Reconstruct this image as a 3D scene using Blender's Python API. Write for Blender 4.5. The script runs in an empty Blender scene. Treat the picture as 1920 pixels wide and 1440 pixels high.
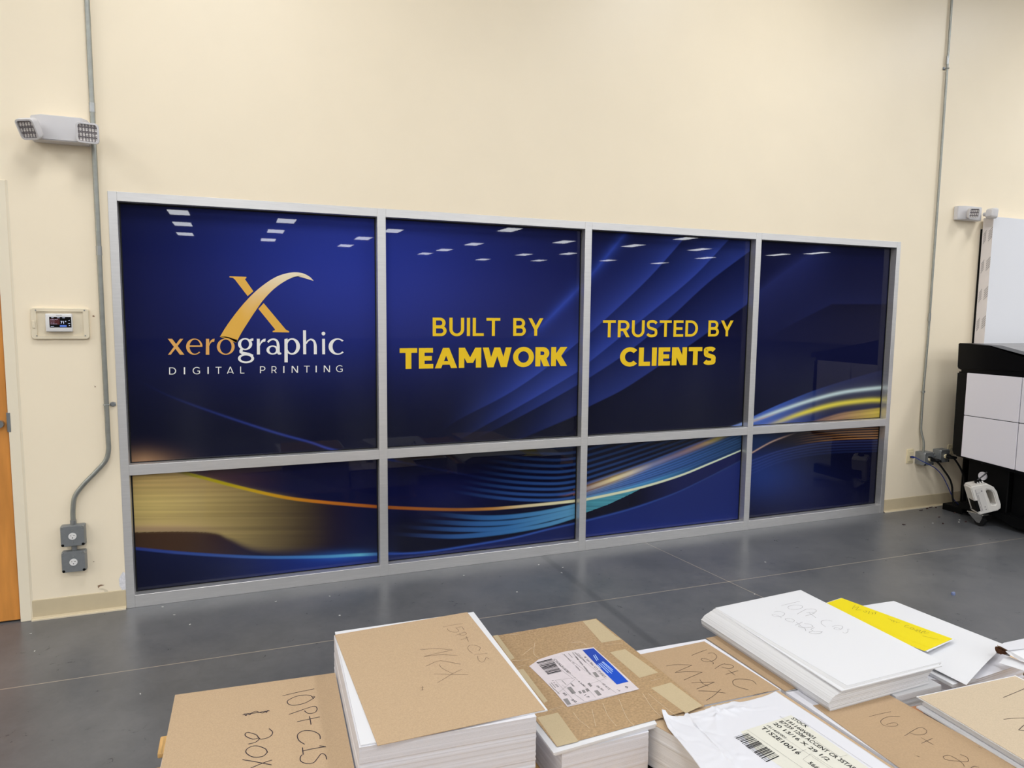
import bpy, bmesh, math, random
import numpy as np
from mathutils import Vector, Matrix
random.seed(7)
rng = np.random.default_rng(5)
PI = math.pi

# ------------------------------------------------------------------ camera
F = 1309.6
CAM = np.array([0.5821, -4.0008, 1.5544])
YAW, PITCH, ROLL = 0.373369, -0.100582, 0.010449
def cam_axes():
    cy, sy, cp, sp = math.cos(YAW), math.sin(YAW), math.cos(PITCH), math.sin(PITCH)
    f = np.array([sy*cp, cy*cp, sp]); r = np.array([cy, -sy, 0.0]); u = np.cross(r, f)
    c, s = math.cos(ROLL), math.sin(ROLL)
    return np.array([c*r + s*u, -s*r + c*u, f])
AX = cam_axes()
cam_data = bpy.data.cameras.new('camera')
cam_data.sensor_width = 36.0
cam_data.lens = F/1920*36
cam_data.clip_end = 200
cam = bpy.data.objects.new('camera', cam_data)
cam.matrix_world = Matrix(((AX[0][0], AX[1][0], -AX[2][0], CAM[0]), (AX[0][1], AX[1][1], -AX[2][1], CAM[1]),
                           (AX[0][2], AX[1][2], -AX[2][2], CAM[2]), (0, 0, 0, 1)))
SC = bpy.context.scene
SC.collection.objects.link(cam)
SC.camera = cam

# ------------------------------------------------------------------ world, exposure
world = bpy.data.worlds.new('world'); SC.world = world
world.use_nodes = True
world.node_tree.nodes['Background'].inputs[0].default_value = (0.9, 0.92, 1.0, 1)
world.node_tree.nodes['Background'].inputs[1].default_value = 0.02
SC.view_settings.view_transform = 'Standard'
SC.view_settings.look = 'None'
SC.view_settings.gamma = 1.0
SC.view_settings.use_curve_mapping = False
SC.view_settings.exposure = 0.0
LIGHT = 21.5           # radiance of the ceiling troffers' diffusers

# ------------------------------------------------------------------ mapping helpers (photo point -> point on a real plane)
def ray(px, py):
    return AX.T @ np.array([(px-960)/F, (720-py)/F, 1.0])
def on_plane(px, py, axis, val):
    d = ray(px, py); t = (val-CAM[axis])/d[axis]
    return CAM + t*d
def wp(px, py, y=0.0): return on_plane(px, py, 1, y)     # on the wall (or a plane parallel to it)
def hp(px, py, z): return on_plane(px, py, 2, z)         # on a level sheet
def project(P):
    d = (np.asarray(P) - CAM) @ AX.T
    return 960 + F*d[..., 0]/d[..., 2], 720 - F*d[..., 1]/d[..., 2]

# ------------------------------------------------------------------ materials
def lin(c):
    c = np.asarray(c, float)/255.0
    return np.where(c <= 0.04045, c/12.92, ((c+0.055)/1.055)**2.4)
def rgba(c): return tuple(lin(c)) + (1.0,)
MATS = {}
def mat(name, col, rough=0.5, spec=0.5, metal=0.0, noise=0.0, nscale=20.0, bump=0.0, bscale=200.0, emit=None, estr=0.0, stretch=None):
    if name in MATS: return MATS[name]
    m = bpy.data.materials.new(name); m.use_nodes = True
    nt = m.node_tree; b = nt.nodes['Principled BSDF']
    b.inputs['Base Color'].default_value = rgba(col)
    b.inputs['Roughness'].default_value = rough
    b.inputs['Specular IOR Level'].default_value = spec
    b.inputs['Metallic'].default_value = metal
    if emit is not None:
        b.inputs['Emission Color'].default_value = rgba(emit); b.inputs['Emission Strength'].default_value = estr
    if noise or bump:
        tc = nt.nodes.new('ShaderNodeTexCoord'); mp = nt.nodes.new('ShaderNodeMapping')
        nt.links.new(tc.outputs['Object'], mp.inputs['Vector'])
        if stretch: mp.inputs['Scale'].default_value = stretch
    if noise:
        n = nt.nodes.new('ShaderNodeTexNoise'); n.inputs['Scale'].default_value = nscale; n.inputs['Detail'].default_value = 6
        nt.links.new(mp.outputs[0], n.inputs['Vector'])
        r = nt.nodes.new('ShaderNodeValToRGB')
        c0 = np.clip(lin(col)*(1-noise), 0, 1); c1 = np.clip(lin(col)*(1+noise), 0, 1)
        r.color_ramp.elements[0].color = tuple(c0)+(1,); r.color_ramp.elements[1].color = tuple(c1)+(1,)
        r.color_ramp.elements[0].position = 0.3; r.color_ramp.elements[1].position = 0.7
        nt.links.new(n.outputs['Fac'], r.inputs['Fac']); nt.links.new(r.outputs['Color'], b.inputs['Base Color'])
    if bump:
        n2 = nt.nodes.new('ShaderNodeTexNoise'); n2.inputs['Scale'].default_value = bscale; n2.inputs['Detail'].default_value = 4
        nt.links.new(mp.outputs[0], n2.inputs['Vector'])
        bp = nt.nodes.new('ShaderNodeBump'); bp.inputs['Strength'].default_value = bump; bp.inputs['Distance'].default_value = 0.002
        nt.links.new(n2.outputs['Fac'], bp.inputs['Height']); nt.links.new(bp.outputs[0], b.inputs['Normal'])
    MATS[name] = m
    return m
def attr_mat(name, rough, spec):
    m = bpy.data.materials.new(name); m.use_nodes = True
    nt = m.node_tree; b = nt.nodes['Principled BSDF']
    a = nt.nodes.new('ShaderNodeAttribute'); a.attribute_name = 'print'
    nt.links.new(a.outputs['Color'], b.inputs['Base Color'])
    b.inputs['Roughness'].default_value = rough; b.inputs['Specular IOR Level'].default_value = spec
    return m

M_wall = mat('cream_wall_paint', (251, 236, 209), 0.42, 0.4, noise=0.012, nscale=3, bump=0.05, bscale=120)
M_trim = mat('cream_gloss_paint', (242, 230, 206), 0.35, 0.45)
M_base = mat('tan_vinyl_base', (206, 189, 156), 0.45, 0.4, noise=0.03, nscale=12)
M_caulk = mat('pale_caulk', (226, 212, 184), 0.6, 0.3)
M_alu = mat('satin_aluminium', (228, 226, 225), 0.42, 0.5, metal=0.8, noise=0.04, nscale=8, stretch=(1, 1, 14))
M_gasket = mat('black_gasket', (14, 14, 16), 0.6, 0.3)
M_film = attr_mat('printed_window_film', 0.012, 0.27)
M_printcol = attr_mat('printed_emblem', 0.25, 0.4)
M_gold = mat('print_gold', (234, 180, 78), 0.3, 0.3)
M_amber = mat('print_amber', (230, 172, 94), 0.3, 0.3)
M_yellowp = mat('print_yellow', (244, 203, 36), 0.3, 0.3)
M_whitep = mat('print_white', (242, 240, 235), 0.3, 0.3)
M_galv = mat('galvanised_conduit', (158, 160, 154), 0.4, 0.5, metal=0.7, noise=0.08, nscale=30)
M_galvd = mat('zinc_fitting', (170, 172, 172), 0.3, 0.5, metal=0.85)
M_boxgrey = mat('steel_box_grey', (136, 139, 141), 0.42, 0.5, metal=0.45, noise=0.06, nscale=40)
M_whiteplast = mat('white_plastic', (228, 226, 224), 0.35, 0.45)
M_greyplast = mat('light_grey_housing', (216, 213, 214), 0.4, 0.4)
def lens_mat():
    m = bpy.data.materials.new('faceted_lens'); m.use_nodes = True
    nt = m.node_tree; b = nt.nodes['Principled BSDF']; b.inputs['Roughness'].default_value = 0.25
    tc = nt.nodes.new('ShaderNodeTexCoord'); ws = []
    for d, s_ in (('X', 25.0), ('Z', 14.0)):
        w = nt.nodes.new('ShaderNodeTexWave'); w.bands_direction = d; w.inputs['Scale'].default_value = s_; w.inputs['Distortion'].default_value = 0.6
        nt.links.new(tc.outputs['Object'], w.inputs['Vector']); ws.append(w)
    mu = nt.nodes.new('ShaderNodeMath'); mu.operation = 'MULTIPLY'
    nt.links.new(ws[0].outputs['Fac'], mu.inputs[0]); nt.links.new(ws[1].outputs['Fac'], mu.inputs[1])
    r = nt.nodes.new('ShaderNodeValToRGB'); r.color_ramp.elements[0].color = rgba((126, 120, 122)); r.color_ramp.elements[1].color = rgba((232, 226, 222)); r.color_ramp.elements[1].position = 0.6
    nt.links.new(mu.outputs[0], r.inputs['Fac']); nt.links.new(r.outputs['Color'], b.inputs['Base Color'])
    return m
M_lens = lens_mat()
M_creamplast = mat('cream_plastic', (231, 216, 178), 0.4, 0.4)
M_guard = mat('clear_cream_guard', (232, 219, 193), 0.3, 0.5)
M_black = mat('black_plastic', (6, 6, 8), 0.35, 0.2)
M_blackm = mat('black_metal', (5, 5, 6), 0.5, 0.15)
M_rubber = mat('black_rubber', (16, 16, 17), 0.6, 0.3)
M_cord = mat('black_cord', (14, 14, 15), 0.5, 0.3)
M_bluecord = mat('blue_cord', (32, 52, 130), 0.5, 0.3)
M_panel = mat('white_lilac_panel', (240, 236, 243), 0.5, 0.35)
M_greytop = mat('grey_lid', (150, 149, 152), 0.45, 0.4)
M_foam = mat('white_board_face', (236, 236, 240), 0.55, 0.3)
M_wood_d = mat('maple_door', (212, 142, 68), 0.35, 0.4, noise=0.14, nscale=5, stretch=(6, 6, 0.6))
M_pallet = mat('pine_pallet', (214, 172, 112), 0.7, 0.2, noise=0.3, nscale=7, stretch=(14, 1.2, 14))
M_kraft = mat('kraft_chipboard', (190, 164, 133), 0.85, 0.15, noise=0.075, nscale=260, bump=0.1, bscale=400)
M_kraft2 = mat('kraft_chipboard_pale', (200, 182, 157), 0.85, 0.15, noise=0.07, nscale=260, bump=0.1, bscale=400)
M_kraft3 = mat('kraft_chipboard_brown', (180, 153, 122), 0.85, 0.15, noise=0.06, nscale=200)
M_tape = mat('clear_tape_on_kraft', (178, 149, 112), 0.22, 0.5, noise=0.2, nscale=130, bump=0.3, bscale=70)
M_taped = mat('bare_kraft_patch', (192, 174, 141), 0.8, 0.2, noise=0.05, nscale=260)
M_orange = mat('orange_kraft', (190, 136, 98), 0.8, 0.2)
M_paper = mat('white_paper', (224, 224, 227), 0.7, 0.2)
M_paper2 = mat('white_paper_wrapper', (220, 220, 226), 0.55, 0.3)
M_yellow = mat('yellow_paper', (232, 212, 16), 0.6, 0.25)
M_ink = mat('dark_ink', (42, 36, 50), 0.6, 0.3)
M_inkb = mat('brown_black_ink', (70, 54, 50), 0.6, 0.3)
M_pencil = mat('pencil_grey', (128, 126, 128), 0.7, 0.2)
M_blacki = mat('black_print', (22, 22, 24), 0.6, 0.2)
M_greyi = mat('grey_print', (140, 136, 136), 0.6, 0.2)
M_labelp = mat('label_paper', (218, 208, 211), 0.4, 0.4, noise=0.03, nscale=40, bump=0.3, bscale=60)
M_labely = mat('label_paper_cream', (220, 218, 206), 0.5, 0.3)
M_blueband = mat('label_blue', (22, 78, 196), 0.4, 0.4)
M_bluedark = mat('label_blue_deep', (34, 70, 172), 0.4, 0.4)
M_chrome = mat('bright_zinc', (200, 198, 192), 0.2, 0.6, metal=0.9)
M_jug = mat('white_jug_plastic', (226, 222, 216), 0.4, 0.4)
M_grime = mat('scuff_brown', (150, 120, 96), 0.8, 0.1)
M_plaster = mat('torn_plaster', (228, 226, 230), 0.8, 0.1, noise=0.15, nscale=120)
M_debris = mat('dark_debris', (70, 52, 50), 0.8, 0.1)
M_fleck = mat('white_fleck', (220, 218, 214), 0.8, 0.1)
M_bluescrap = mat('blue_scrap', (120, 132, 170), 0.7, 0.2)
M_ceil = mat('ceiling_tile', (222, 220, 214), 0.9, 0.1, noise=0.03, nscale=60)
M_diff = mat('troffer_diffuser', (255, 255, 255), 0.5, 0.3, emit=(249, 252, 255), estr=LIGHT)

def paper_edge_mat(name, col, amp):
    """sheet edges: fine level lines, one per lift of sheets"""
    m = bpy.data.materials.new(name); m.use_nodes = True
    nt = m.node_tree; b = nt.nodes['Principled BSDF']
    b.inputs['Roughness'].default_value = 0.75; b.inputs['Specular IOR Level'].default_value = 0.2
    tc = nt.nodes.new('ShaderNodeTexCoord'); mp = nt.nodes.new('ShaderNodeMapping')
    mp.inputs['Scale'].default_value = (0.5, 0.5, 620)
    nt.links.new(tc.outputs['Object'], mp.inputs['Vector'])
    n = nt.nodes.new('ShaderNodeTexNoise'); n.inputs['Scale'].default_value = 1.0; n.inputs['Detail'].default_value = 5; n.inputs['Roughness'].default_value = 0.7
    nt.links.new(mp.outputs[0], n.inputs['Vector'])
    r = nt.nodes.new('ShaderNodeValToRGB')
    r.color_ramp.elements[0].position = 0.28; r.color_ramp.elements[1].position = 0.5
    r.color_ramp.elements[0].color = tuple(lin(col)*(1-amp))+(1,); r.color_ramp.elements[1].color = rgba(col)
    nt.links.new(n.outputs['Fac'], r.inputs['Fac']); nt.links.new(r.outputs['Color'], b.inputs['Base Color'])
    bp = nt.nodes.new('ShaderNodeBump'); bp.inputs['Strength'].default_value = 0.35; bp.inputs['Distance'].default_value = 0.002
    nt.links.new(n.outputs['Fac'], bp.inputs['Height']); nt.links.new(bp.outputs[0], b.inputs['Normal'])
    return m
M_edge = paper_edge_mat('paper_stack_edges', (222, 221, 227), 0.12)
M_edge2 = paper_edge_mat('coated_stack_edges', (218, 217, 218), 0.17)

def floor_mat():
    m = bpy.data.materials.new('polished_grey_concrete'); m.use_nodes = True
    nt = m.node_tree; b = nt.nodes['Principled BSDF']; L = nt.links.new
    tc = nt.nodes.new('ShaderNodeTexCoord')
    n1 = nt.nodes.new('ShaderNodeTexNoise'); n1.inputs['Scale'].default_value = 1.6; n1.inputs['Detail'].default_value = 8; n1.inputs['Roughness'].default_value = 0.62
    n2 = nt.nodes.new('ShaderNodeTexNoise'); n2.inputs['Scale'].default_value = 14; n2.inputs['Detail'].default_value = 8; n2.inputs['Roughness'].default_value = 0.7
    n2.inputs['Distortion'].default_value = 1.2
    L(tc.outputs['Object'], n1.inputs['Vector']); L(tc.outputs['Object'], n2.inputs['Vector'])
    ad = nt.nodes.new('ShaderNodeMath'); ad.operation = 'MULTIPLY_ADD'; ad.inputs[1].default_value = 0.45
    L(n2.outputs['Fac'], ad.inputs[0]); L(n1.outputs['Fac'], ad.inputs[2])
    r = nt.nodes.new('ShaderNodeValToRGB')
    r.color_ramp.elements[0].position = 0.5; r.color_ramp.elements[1].position = 0.95
    r.color_ramp.elements[0].color = rgba((84, 86, 90)); r.color_ramp.elements[1].color = rgba((113, 113, 115))
    L(ad.outputs[0], r.inputs['Fac'])
    sep = nt.nodes.new('ShaderNodeSeparateXYZ'); L(tc.outputs['Object'], sep.inputs[0])
    def line(a, b_, w, soft):
        # 1 on the line through two floor points a, b_
        d = np.array(b_)-np.array(a); d = d/np.linalg.norm(d); nx, ny = -d[1], d[0]; c = nx*a[0]+ny*a[1]
        m1 = nt.nodes.new('ShaderNodeMath'); m1.operation = 'MULTIPLY'; m1.inputs[1].default_value = nx; L(sep.outputs[0], m1.inputs[0])
        m2 = nt.nodes.new('ShaderNodeMath'); m2.operation = 'MULTIPLY_ADD'; m2.inputs[1].default_value = ny; L(sep.outputs[1], m2.inputs[0]); L(m1.outputs[0], m2.inputs[2])
        m3 = nt.nodes.new('ShaderNodeMath'); m3.operation = 'SUBTRACT'; m3.inputs[1].default_value = c; L(m2.outputs[0], m3.inputs[0])
        m4 = nt.nodes.new('ShaderNodeMath'); m4.operation = 'ABSOLUTE'; L(m3.outputs[0], m4.inputs[0])
        mr = nt.nodes.new('ShaderNodeMapRange'); mr.inputs[1].default_value = w; mr.inputs[2].default_value = w+soft; mr.inputs[3].default_value = 1; mr.inputs[4].default_value = 0
        L(m4.outputs[0], mr.inputs[0]); return mr.outputs[0]
    cur = r.outputs['Color']
    for a, b_, w, soft, col, f in JOINTS:
        mx = nt.nodes.new('ShaderNodeMix'); mx.data_type = 'RGBA'
        mf = nt.nodes.new('ShaderNodeMath'); mf.operation = 'MULTIPLY'; mf.inputs[1].default_value = f
        L(line(a, b_, w, soft), mf.inputs[0]); L(mf.outputs[0], mx.inputs[0])
        L(cur, mx.inputs[6]); mx.inputs[7].default_value = rgba(col); cur = mx.outputs[2]
    L(cur, b.inputs['Base Color'])
    rr = nt.nodes.new('ShaderNodeMapRange'); rr.inputs[3].default_value = 0.2; rr.inputs[4].default_value = 0.42
    L(n2.outputs['Fac'], rr.inputs[0]); L(rr.outputs[0], b.inputs['Roughness'])
    b.inputs['Specular IOR Level'].default_value = 0.5
    bp = nt.nodes.new('ShaderNodeBump'); bp.inputs['Strength'].default_value = 0.05; bp.inputs['Distance'].default_value = 0.003
    L(n2.outputs['Fac'], bp.inputs['Height']); L(bp.outputs[0], b.inputs['Normal'])
    return m
def f2(px, py): return tuple(hp(px, py, 0.0)[:2])
JOINTS = [(f2(0, 1293), f2(1640, 1050), 0.0016, 0.0012, (186, 172, 154), 0.85),
          (f2(1215, 1020), f2(1400, 1106), 0.0014, 0.0012, (186, 172, 154), 0.8),
          (f2(1060, 1075), f2(1219, 1200), 0.012, 0.02, (70, 71, 75), 0.45)]

# ------------------------------------------------------------------ mesh builder
class MB:
    def __init__(s): s.v = []; s.f = []
    def add(s, vs, fs):
        o = len(s.v); s.v += [tuple(map(float, p)) for p in vs]; s.f += [tuple(i+o for i in f) for f in fs]
        return s
    def box(s, x0, x1, y0, y1, z0, z1):
        return s.add([(x0, y0, z0), (x1, y0, z0), (x1, y1, z0), (x0, y1, z0), (x0, y0, z1), (x1, y0, z1), (x1, y1, z1), (x0, y1, z1)],
                     [(0, 3, 2, 1), (4, 5, 6, 7), (0, 1, 5, 4), (1, 2, 6, 5), (2, 3, 7, 6), (3, 0, 4, 7)])
    def bbox(s, x0, x1, y0, y1, z0, z1, r, seg=2):
        """box with bevelled edges"""
        bm = bmesh.new()
        t = MB().box(x0, x1, y0, y1, z0, z1)
        vs = [bm.verts.new(p) for p in t.v]
        for f in t.f: bm.faces.new([vs[i] for i in f])
        bmesh.ops.bevel(bm, geom=bm.edges[:], offset=r, segments=seg, affect='EDGES', profile=0.5)
        bm.verts.index_update()
        s.add([v.co[:] for v in bm.verts], [[v.index for v in f.verts] for f in bm.faces]); bm.free()
        return s
    def poly(s, pts): return s.add(pts, [tuple(range(len(pts)))])
    def tube(s, path, r, n=10, cap=True):
        P = [Vector(p) for p in path]; N = len(P); vs = []; fs = []
        rr = r if hasattr(r, '__len__') else [r]*N
        t0 = (P[1]-P[0]).normalized()
        up = Vector((0, 0, 1)) if abs(t0.z) < 0.9 else Vector((0, 1, 0))
        a = t0.cross(up).normalized()
        for i in range(N):
            t = (P[min(i+1, N-1)]-P[max(i-1, 0)]).normalized()
            a = (a - t*a.dot(t)).normalized(); b = t.cross(a)
            for k in range(n):
                q = 2*PI*k/n
                vs.append(P[i] + rr[i]*(math.cos(q)*a + math.sin(q)*b))
        for i in range(N-1):
            for k in range(n):
                k2 = (k+1) % n
                fs.append((i*n+k, i*n+k2, (i+1)*n+k2, (i+1)*n+k))
        if cap:
            fs.append(tuple(range(n))[::-1]); fs.append(tuple((N-1)*n+k for k in range(n)))
        return s.add(vs, fs)
    def cyl(s, p0, p1, r, n=16, r2=None): return s.tube([p0, p1], [r, r if r2 is None else r2], n)
    def prism(s, outline, axis, a0, a1):
        """extrude a 2D outline along axis 0/1/2 from a0 to a1"""
        def P(u, v, w):
            return {0: (w, u, v), 1: (u, w, v), 2: (u, v, w)}[axis]
        n = len(outline)
        vs = [P(u, v, a0) for u, v in outline] + [P(u, v, a1) for u, v in outline]
        fs = [tuple(range(n)), tuple(range(2*n-1, n-1, -1))] + [(i, (i+1) % n, n+(i+1) % n, n+i) for i in range(n)]
        return s.add(vs, fs)
    def moved(s, M):
        r = MB(); r.v = [tuple(M @ Vector(p)) for p in s.v]; r.f = list(s.f); return r
    def merge(s, o): return s.add(o.v, o.f)

def tag(o, label=None, cat=None, group=None, kind=None):
    if label: o['label'] = label
    if cat: o['category'] = cat
    if group: o['group'] = group
    if kind: o['kind'] = kind
    return o
def wloc(o):
    p = Vector(o.location)
    while o.parent: o = o.parent; p = p + Vector(o.location)
    return p
def obj(name, mb, m, parent=None, smooth=False, label=None, fixn=True):
    me = bpy.data.meshes.new(name)
    off = wloc(parent) if parent else Vector((0, 0, 0))
    me.from_pydata([tuple(Vector(p)-off) for p in mb.v], [], mb.f)
    if fixn:
        bm = bmesh.new(); bm.from_mesh(me); bmesh.ops.recalc_face_normals(bm, faces=bm.faces[:]); bm.to_mesh(me); bm.free()
    if smooth:
        me.polygons.foreach_set('use_smooth', [True]*len(me.polygons))
        try: me.set_sharp_from_angle(angle=math.radians(40))
        except Exception: pass
    for mm in (m if isinstance(m, (list, tuple)) else [m]): me.materials.append(mm)
    o = bpy.data.objects.new(name, me); SC.collection.objects.link(o)
    if parent: o.parent = parent
    if label: o['label'] = label
    return o
def thing(name, label, cat, loc, group=None, kind=None):
    o = bpy.data.objects.new(name, None); SC.collection.objects.link(o)
    o.location = loc; o.empty_display_size = 0.05
    return tag(o, label, cat, group, kind)
def struct(name, mb, m, **k):
    o = obj(name, mb, m, **k); o['kind'] = 'structure'; return o

def spline(pts, n=8):
    P = [np.array(p, float) for p in pts]
    if len(P) < 3: return P
    P = [2*P[0]-P[1]] + P + [2*P[-1]-P[-2]]; out = []
    for i in range(1, len(P)-2):
        for k in range(n):
            t = k/n; a, b, c, d = P[i-1], P[i], P[i+1], P[i+2]
            out.append(0.5*(2*b + (c-a)*t + (2*a-5*b+4*c-d)*t*t + (3*b-a-3*c+d)*t**3))
    out.append(P[-2]); return out
def ribbon2(pts, w):
    """flat ribbon polygons in 2D along a polyline; w a width or list"""
    P = np.array(pts, float); N = len(P); W = w if hasattr(w, '__len__') else [w]*N
    T = np.zeros_like(P); T[1:-1] = P[2:]-P[:-2]; T[0] = P[1]-P[0]; T[-1] = P[-1]-P[-2]
    T /= np.linalg.norm(T, axis=1)[:, None]+1e-12
    Nn = np.stack([-T[:, 1], T[:, 0]], 1)
    A = P + Nn*np.array(W)[:, None]/2; B = P - Nn*np.array(W)[:, None]/2
    return [[A[i], A[i+1], B[i+1], B[i]] for i in range(N-1)]

# ------------------------------------------------------------------ lettering
def arc(cx, cy, rx, ry, a0, a1, t, n=22, ty=None):
    ty = t if ty is None else ty; q = []
    for i in range(n):
        A, B = [math.radians(a0+(a1-a0)*k/n) for k in (i, i+1)]
        o = lambda a: (cx+rx*math.cos(a), cy+ry*math.sin(a)); nn = lambda a: (cx+(rx-t)*math.cos(a), cy+(ry-ty)*math.sin(a))
        q.append([o(A), o(B), nn(B), nn(A)])
    return q
def rect(x0, y0, x1, y1): return [[(x0, y0), (x1, y0), (x1, y1), (x0, y1)]]
def para(x0, y0, x1, y1, h): return [[(x0-h/2, y0), (x0+h/2, y0), (x1+h/2, y1), (x1-h/2, y1)]]
def glyph(ch, t, wide=1.0):
    g = []; h = t*1.12
    tb = t*0.92
    if ch == 'I': w = t; g += rect(0, 0, t, 1)
    elif ch == 'L': w = 0.58; g += rect(0, 0, t, 1) + rect(t, 0, w, tb)
    elif ch == 'T': w = 0.74; g += rect(w/2-t/2, 0, w/2+t/2, 1-tb) + rect(0, 1-tb, w, 1)
    elif ch == 'E': w = 0.62; g += rect(0, 0, t, 1) + rect(t, 0, w, tb) + rect(t, 1-tb, w-0.01, 1) + rect(t, 0.5-tb/2, w-0.06, 0.5+tb/2)
    elif ch in 'BPR':
        w = {'B': 0.7, 'P': 0.66, 'R': 0.7}[ch]; lo = {'B': 0.5-tb*0.45, 'P': 0.36, 'R': 0.36}[ch]
        r = (1-lo)/2; xr = w-0.05-r if ch == 'B' else w-r-0.02
        g += rect(0, 0, t, 1) + rect(t, 1-tb, xr, 1) + rect(t, lo, xr, lo+tb) + arc(xr, lo+r, r, r, -90, 90, t, ty=tb)
        if ch == 'B':
            r = (0.5+tb*0.45)/2; xr = w-r
            g += rect(t, 0, xr, tb) + rect(t, 2*r-tb, xr, 2*r) + arc(xr, r, r, r, -90, 90, t, ty=tb)
        if ch == 'R': g += para(w-h/2*1.05, 0, w-0.33, lo+tb*0.5, h*1.12)
    elif ch == 'U': w = 0.76; r = w/2; g += rect(0, r, t, 1) + rect(w-t, r, w, 1) + arc(r, r, r, r+0.01, 180, 360, t, ty=tb)
    elif ch == 'D': w = 0.8; g += rect(0, 0, t, 1) + rect(t, 0, 0.34, tb) + rect(t, 1-tb, 0.34, 1) + arc(0.34, 0.5, w-0.34, 0.5, -90, 90, t, ty=tb)
    elif ch == 'O': w = 1.0; g += arc(0.5, 0.5, 0.5, 0.52, 0, 360, t, n=40, ty=tb)
    elif ch == 'C': w = 0.86; g += arc(0.5, 0.5, 0.5, 0.52, 44, 316, t, n=34, ty=tb)
    elif ch == 'G':
        w = 0.9; g += arc(0.5, 0.5, 0.5, 0.52, 44, 318, t, n=34, ty=tb) + rect(w-t-0.02, 0.12, w-0.02, 0.5) + rect(0.56, 0.5-tb, w-0.02, 0.5)
    elif ch == 'S':
        w = 0.66; k = t/2
        c = [(w-k*0.75, 0.85-k*0.4), (w*0.72, 0.985-k*0.85), (w*0.48, 1.02-k), (w*0.2, 0.96-k*0.8), (k, 0.74), (w*0.22, 0.57), (w*0.5, 0.5), (w*0.8, 0.42), (w-k, 0.26), (w*0.8, 0.05+k*0.75), (w*0.5, -0.02+k), (w*0.25, 0.02+k*0.85), (k*0.6, 0.14+k*0.5)]
        g += ribbon2(spline(c, 6), t*0.97)
    elif ch == 'N': w = 0.8; g += rect(0, 0, t, 1) + rect(w-t, 0, w, 1) + para(w-h*0.62, 0, h*0.62, 1, h*1.25)
    elif ch == 'M':
        w = 0.84+0.7*t; g += rect(0, 0, t, 1) + rect(w-t, 0, w, 1)
        g += para(w/2, 0.24, t*0.56, 1, h*0.98) + para(w/2, 0.24, w-t*0.56, 1, h*0.98)
    elif ch == 'W':
        w = 1.34; e = h/2
        g += para(0.36, 0, e, 1, h) + para(0.36, 0, w/2, 1, h) + para(w-0.36, 0, w/2, 1, h) + para(w-0.36, 0, w-e, 1, h)
    elif ch == 'A':
        w = 0.9+0.35*t; e = h/2
        g += para(e, 0, w/2-0.0, 1, h) + para(w-e, 0, w/2, 1, h) + rect(0.24, 0.17, w-0.24, 0.17+tb*0.78)
    elif ch == 'K':
        w = 0.8; g += rect(0, 0, t, 1) + para(t*0.9, 0.36, w-h*0.62, 1, h*1.25) + para(w-h*0.58, 0, 0.3, 0.6, h*1.2)
    elif ch == 'Y':
        w = 0.82; g += rect(w/2-t/2, 0, w/2+t/2, 0.45) + para(w/2, 0.38, h/2, 1, h*1.05) + para(w/2, 0.38, w-h/2, 1, h*1.05)
    else: w = 0.42
    return w, g
def word(text, t, gap):
    x = 0; out = []
    for ch in text:
        w, g = glyph(ch, t)
        out += [[(x+px, py) for px, py in poly] for poly in g]; x += w+gap
    return x-gap, out
def word_on_wall(text, t, gap, bl, br, tl, y):
    """capital lettering on the film: bl/br baseline ends, tl a cap-top point (photo points)"""
    A, B, T = wp(*bl, y), wp(*br, y), wp(*tl, y)
    W, polys = word(text, t, gap); H = T[2]-A[2]; mb = MB()
    for k, p in enumerate(polys):
        yy = y-0.00001*(k % 97)
        mb.poly([(A[0]+(B[0]-A[0])*u/W, yy, A[2]+(B[2]-A[2])*u/W+H*v) for u, v in p])
    return mb

def font_mesh(text, bold=0.0):
    c = bpy.data.curves.new('lettering', 'FONT'); c.body = text; c.resolution_u = 3; c.offset = bold
    o = bpy.data.objects.new('lettering', c); SC.collection.objects.link(o)
    bpy.context.view_layer.update()
    me = bpy.data.meshes.new_from_object(o.evaluated_get(bpy.context.evaluated_depsgraph_get()))
    V = np.array([v.co[:2] for v in me.vertices]); Fc = [tuple(p.vertices) for p in me.polygons]
    bpy.data.objects.remove(o); bpy.data.curves.remove(c); bpy.data.meshes.remove(me)
    return V, Fc
def text_level(mb, text, p0, p1, z, cap=None, left=1, bold=0.0):
    """printed text on a level sheet from photo point p0 to p1 (baseline)"""
    V, Fc = font_mesh(text, bold)
    A, B = hp(*p0, z)[:2], hp(*p1, z)[:2]; d = B-A; Lw = np.linalg.norm(d); d = d/Lw; n = np.array([-d[1], d[0]])*left
    V = V - [V[:, 0].min(), 0]; sx = Lw/V[:, 0].max(); sy = sx if cap is None else cap/0.73
    mb.add([(*(A + d*v[0]*sx + n*v[1]*sy), z) for v in V], Fc)
def text_wall(mb, text, p0, p1, y, cap=None):
    V, Fc = font_mesh(text); A, B = wp(*p0, y), wp(*p1, y)
    V = V - [V[:, 0].min(), 0]; sx = (B[0]-A[0])/V[:, 0].max(); sy = sx if cap is None else cap/0.73
    mb.add([(A[0]+v[0]*sx, y, A[2]+v[1]*sy) for v in V], Fc)
def hand(strokes, z, w, scale=None, off=(0, 0)):
    """pen strokes traced on a level sheet; strokes are lists of points in a zoomed crop"""
    mb = MB()
    for k, s in enumerate(strokes):
        zk = z+0.00005*(k % 8)
        pts = [(off[0]+x/scale, off[1]+y/scale) for x, y in s] if scale else s
        pts = spline(pts, 7)
        P = [hp(*p, z)[:2] for p in pts]
        for q in ribbon2(P, w): mb.poly([(*a, zk) for a in q])
    return mb
def quad_level(mb, pts, z): mb.poly([tuple(hp(*p, z)) for p in pts])

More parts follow.
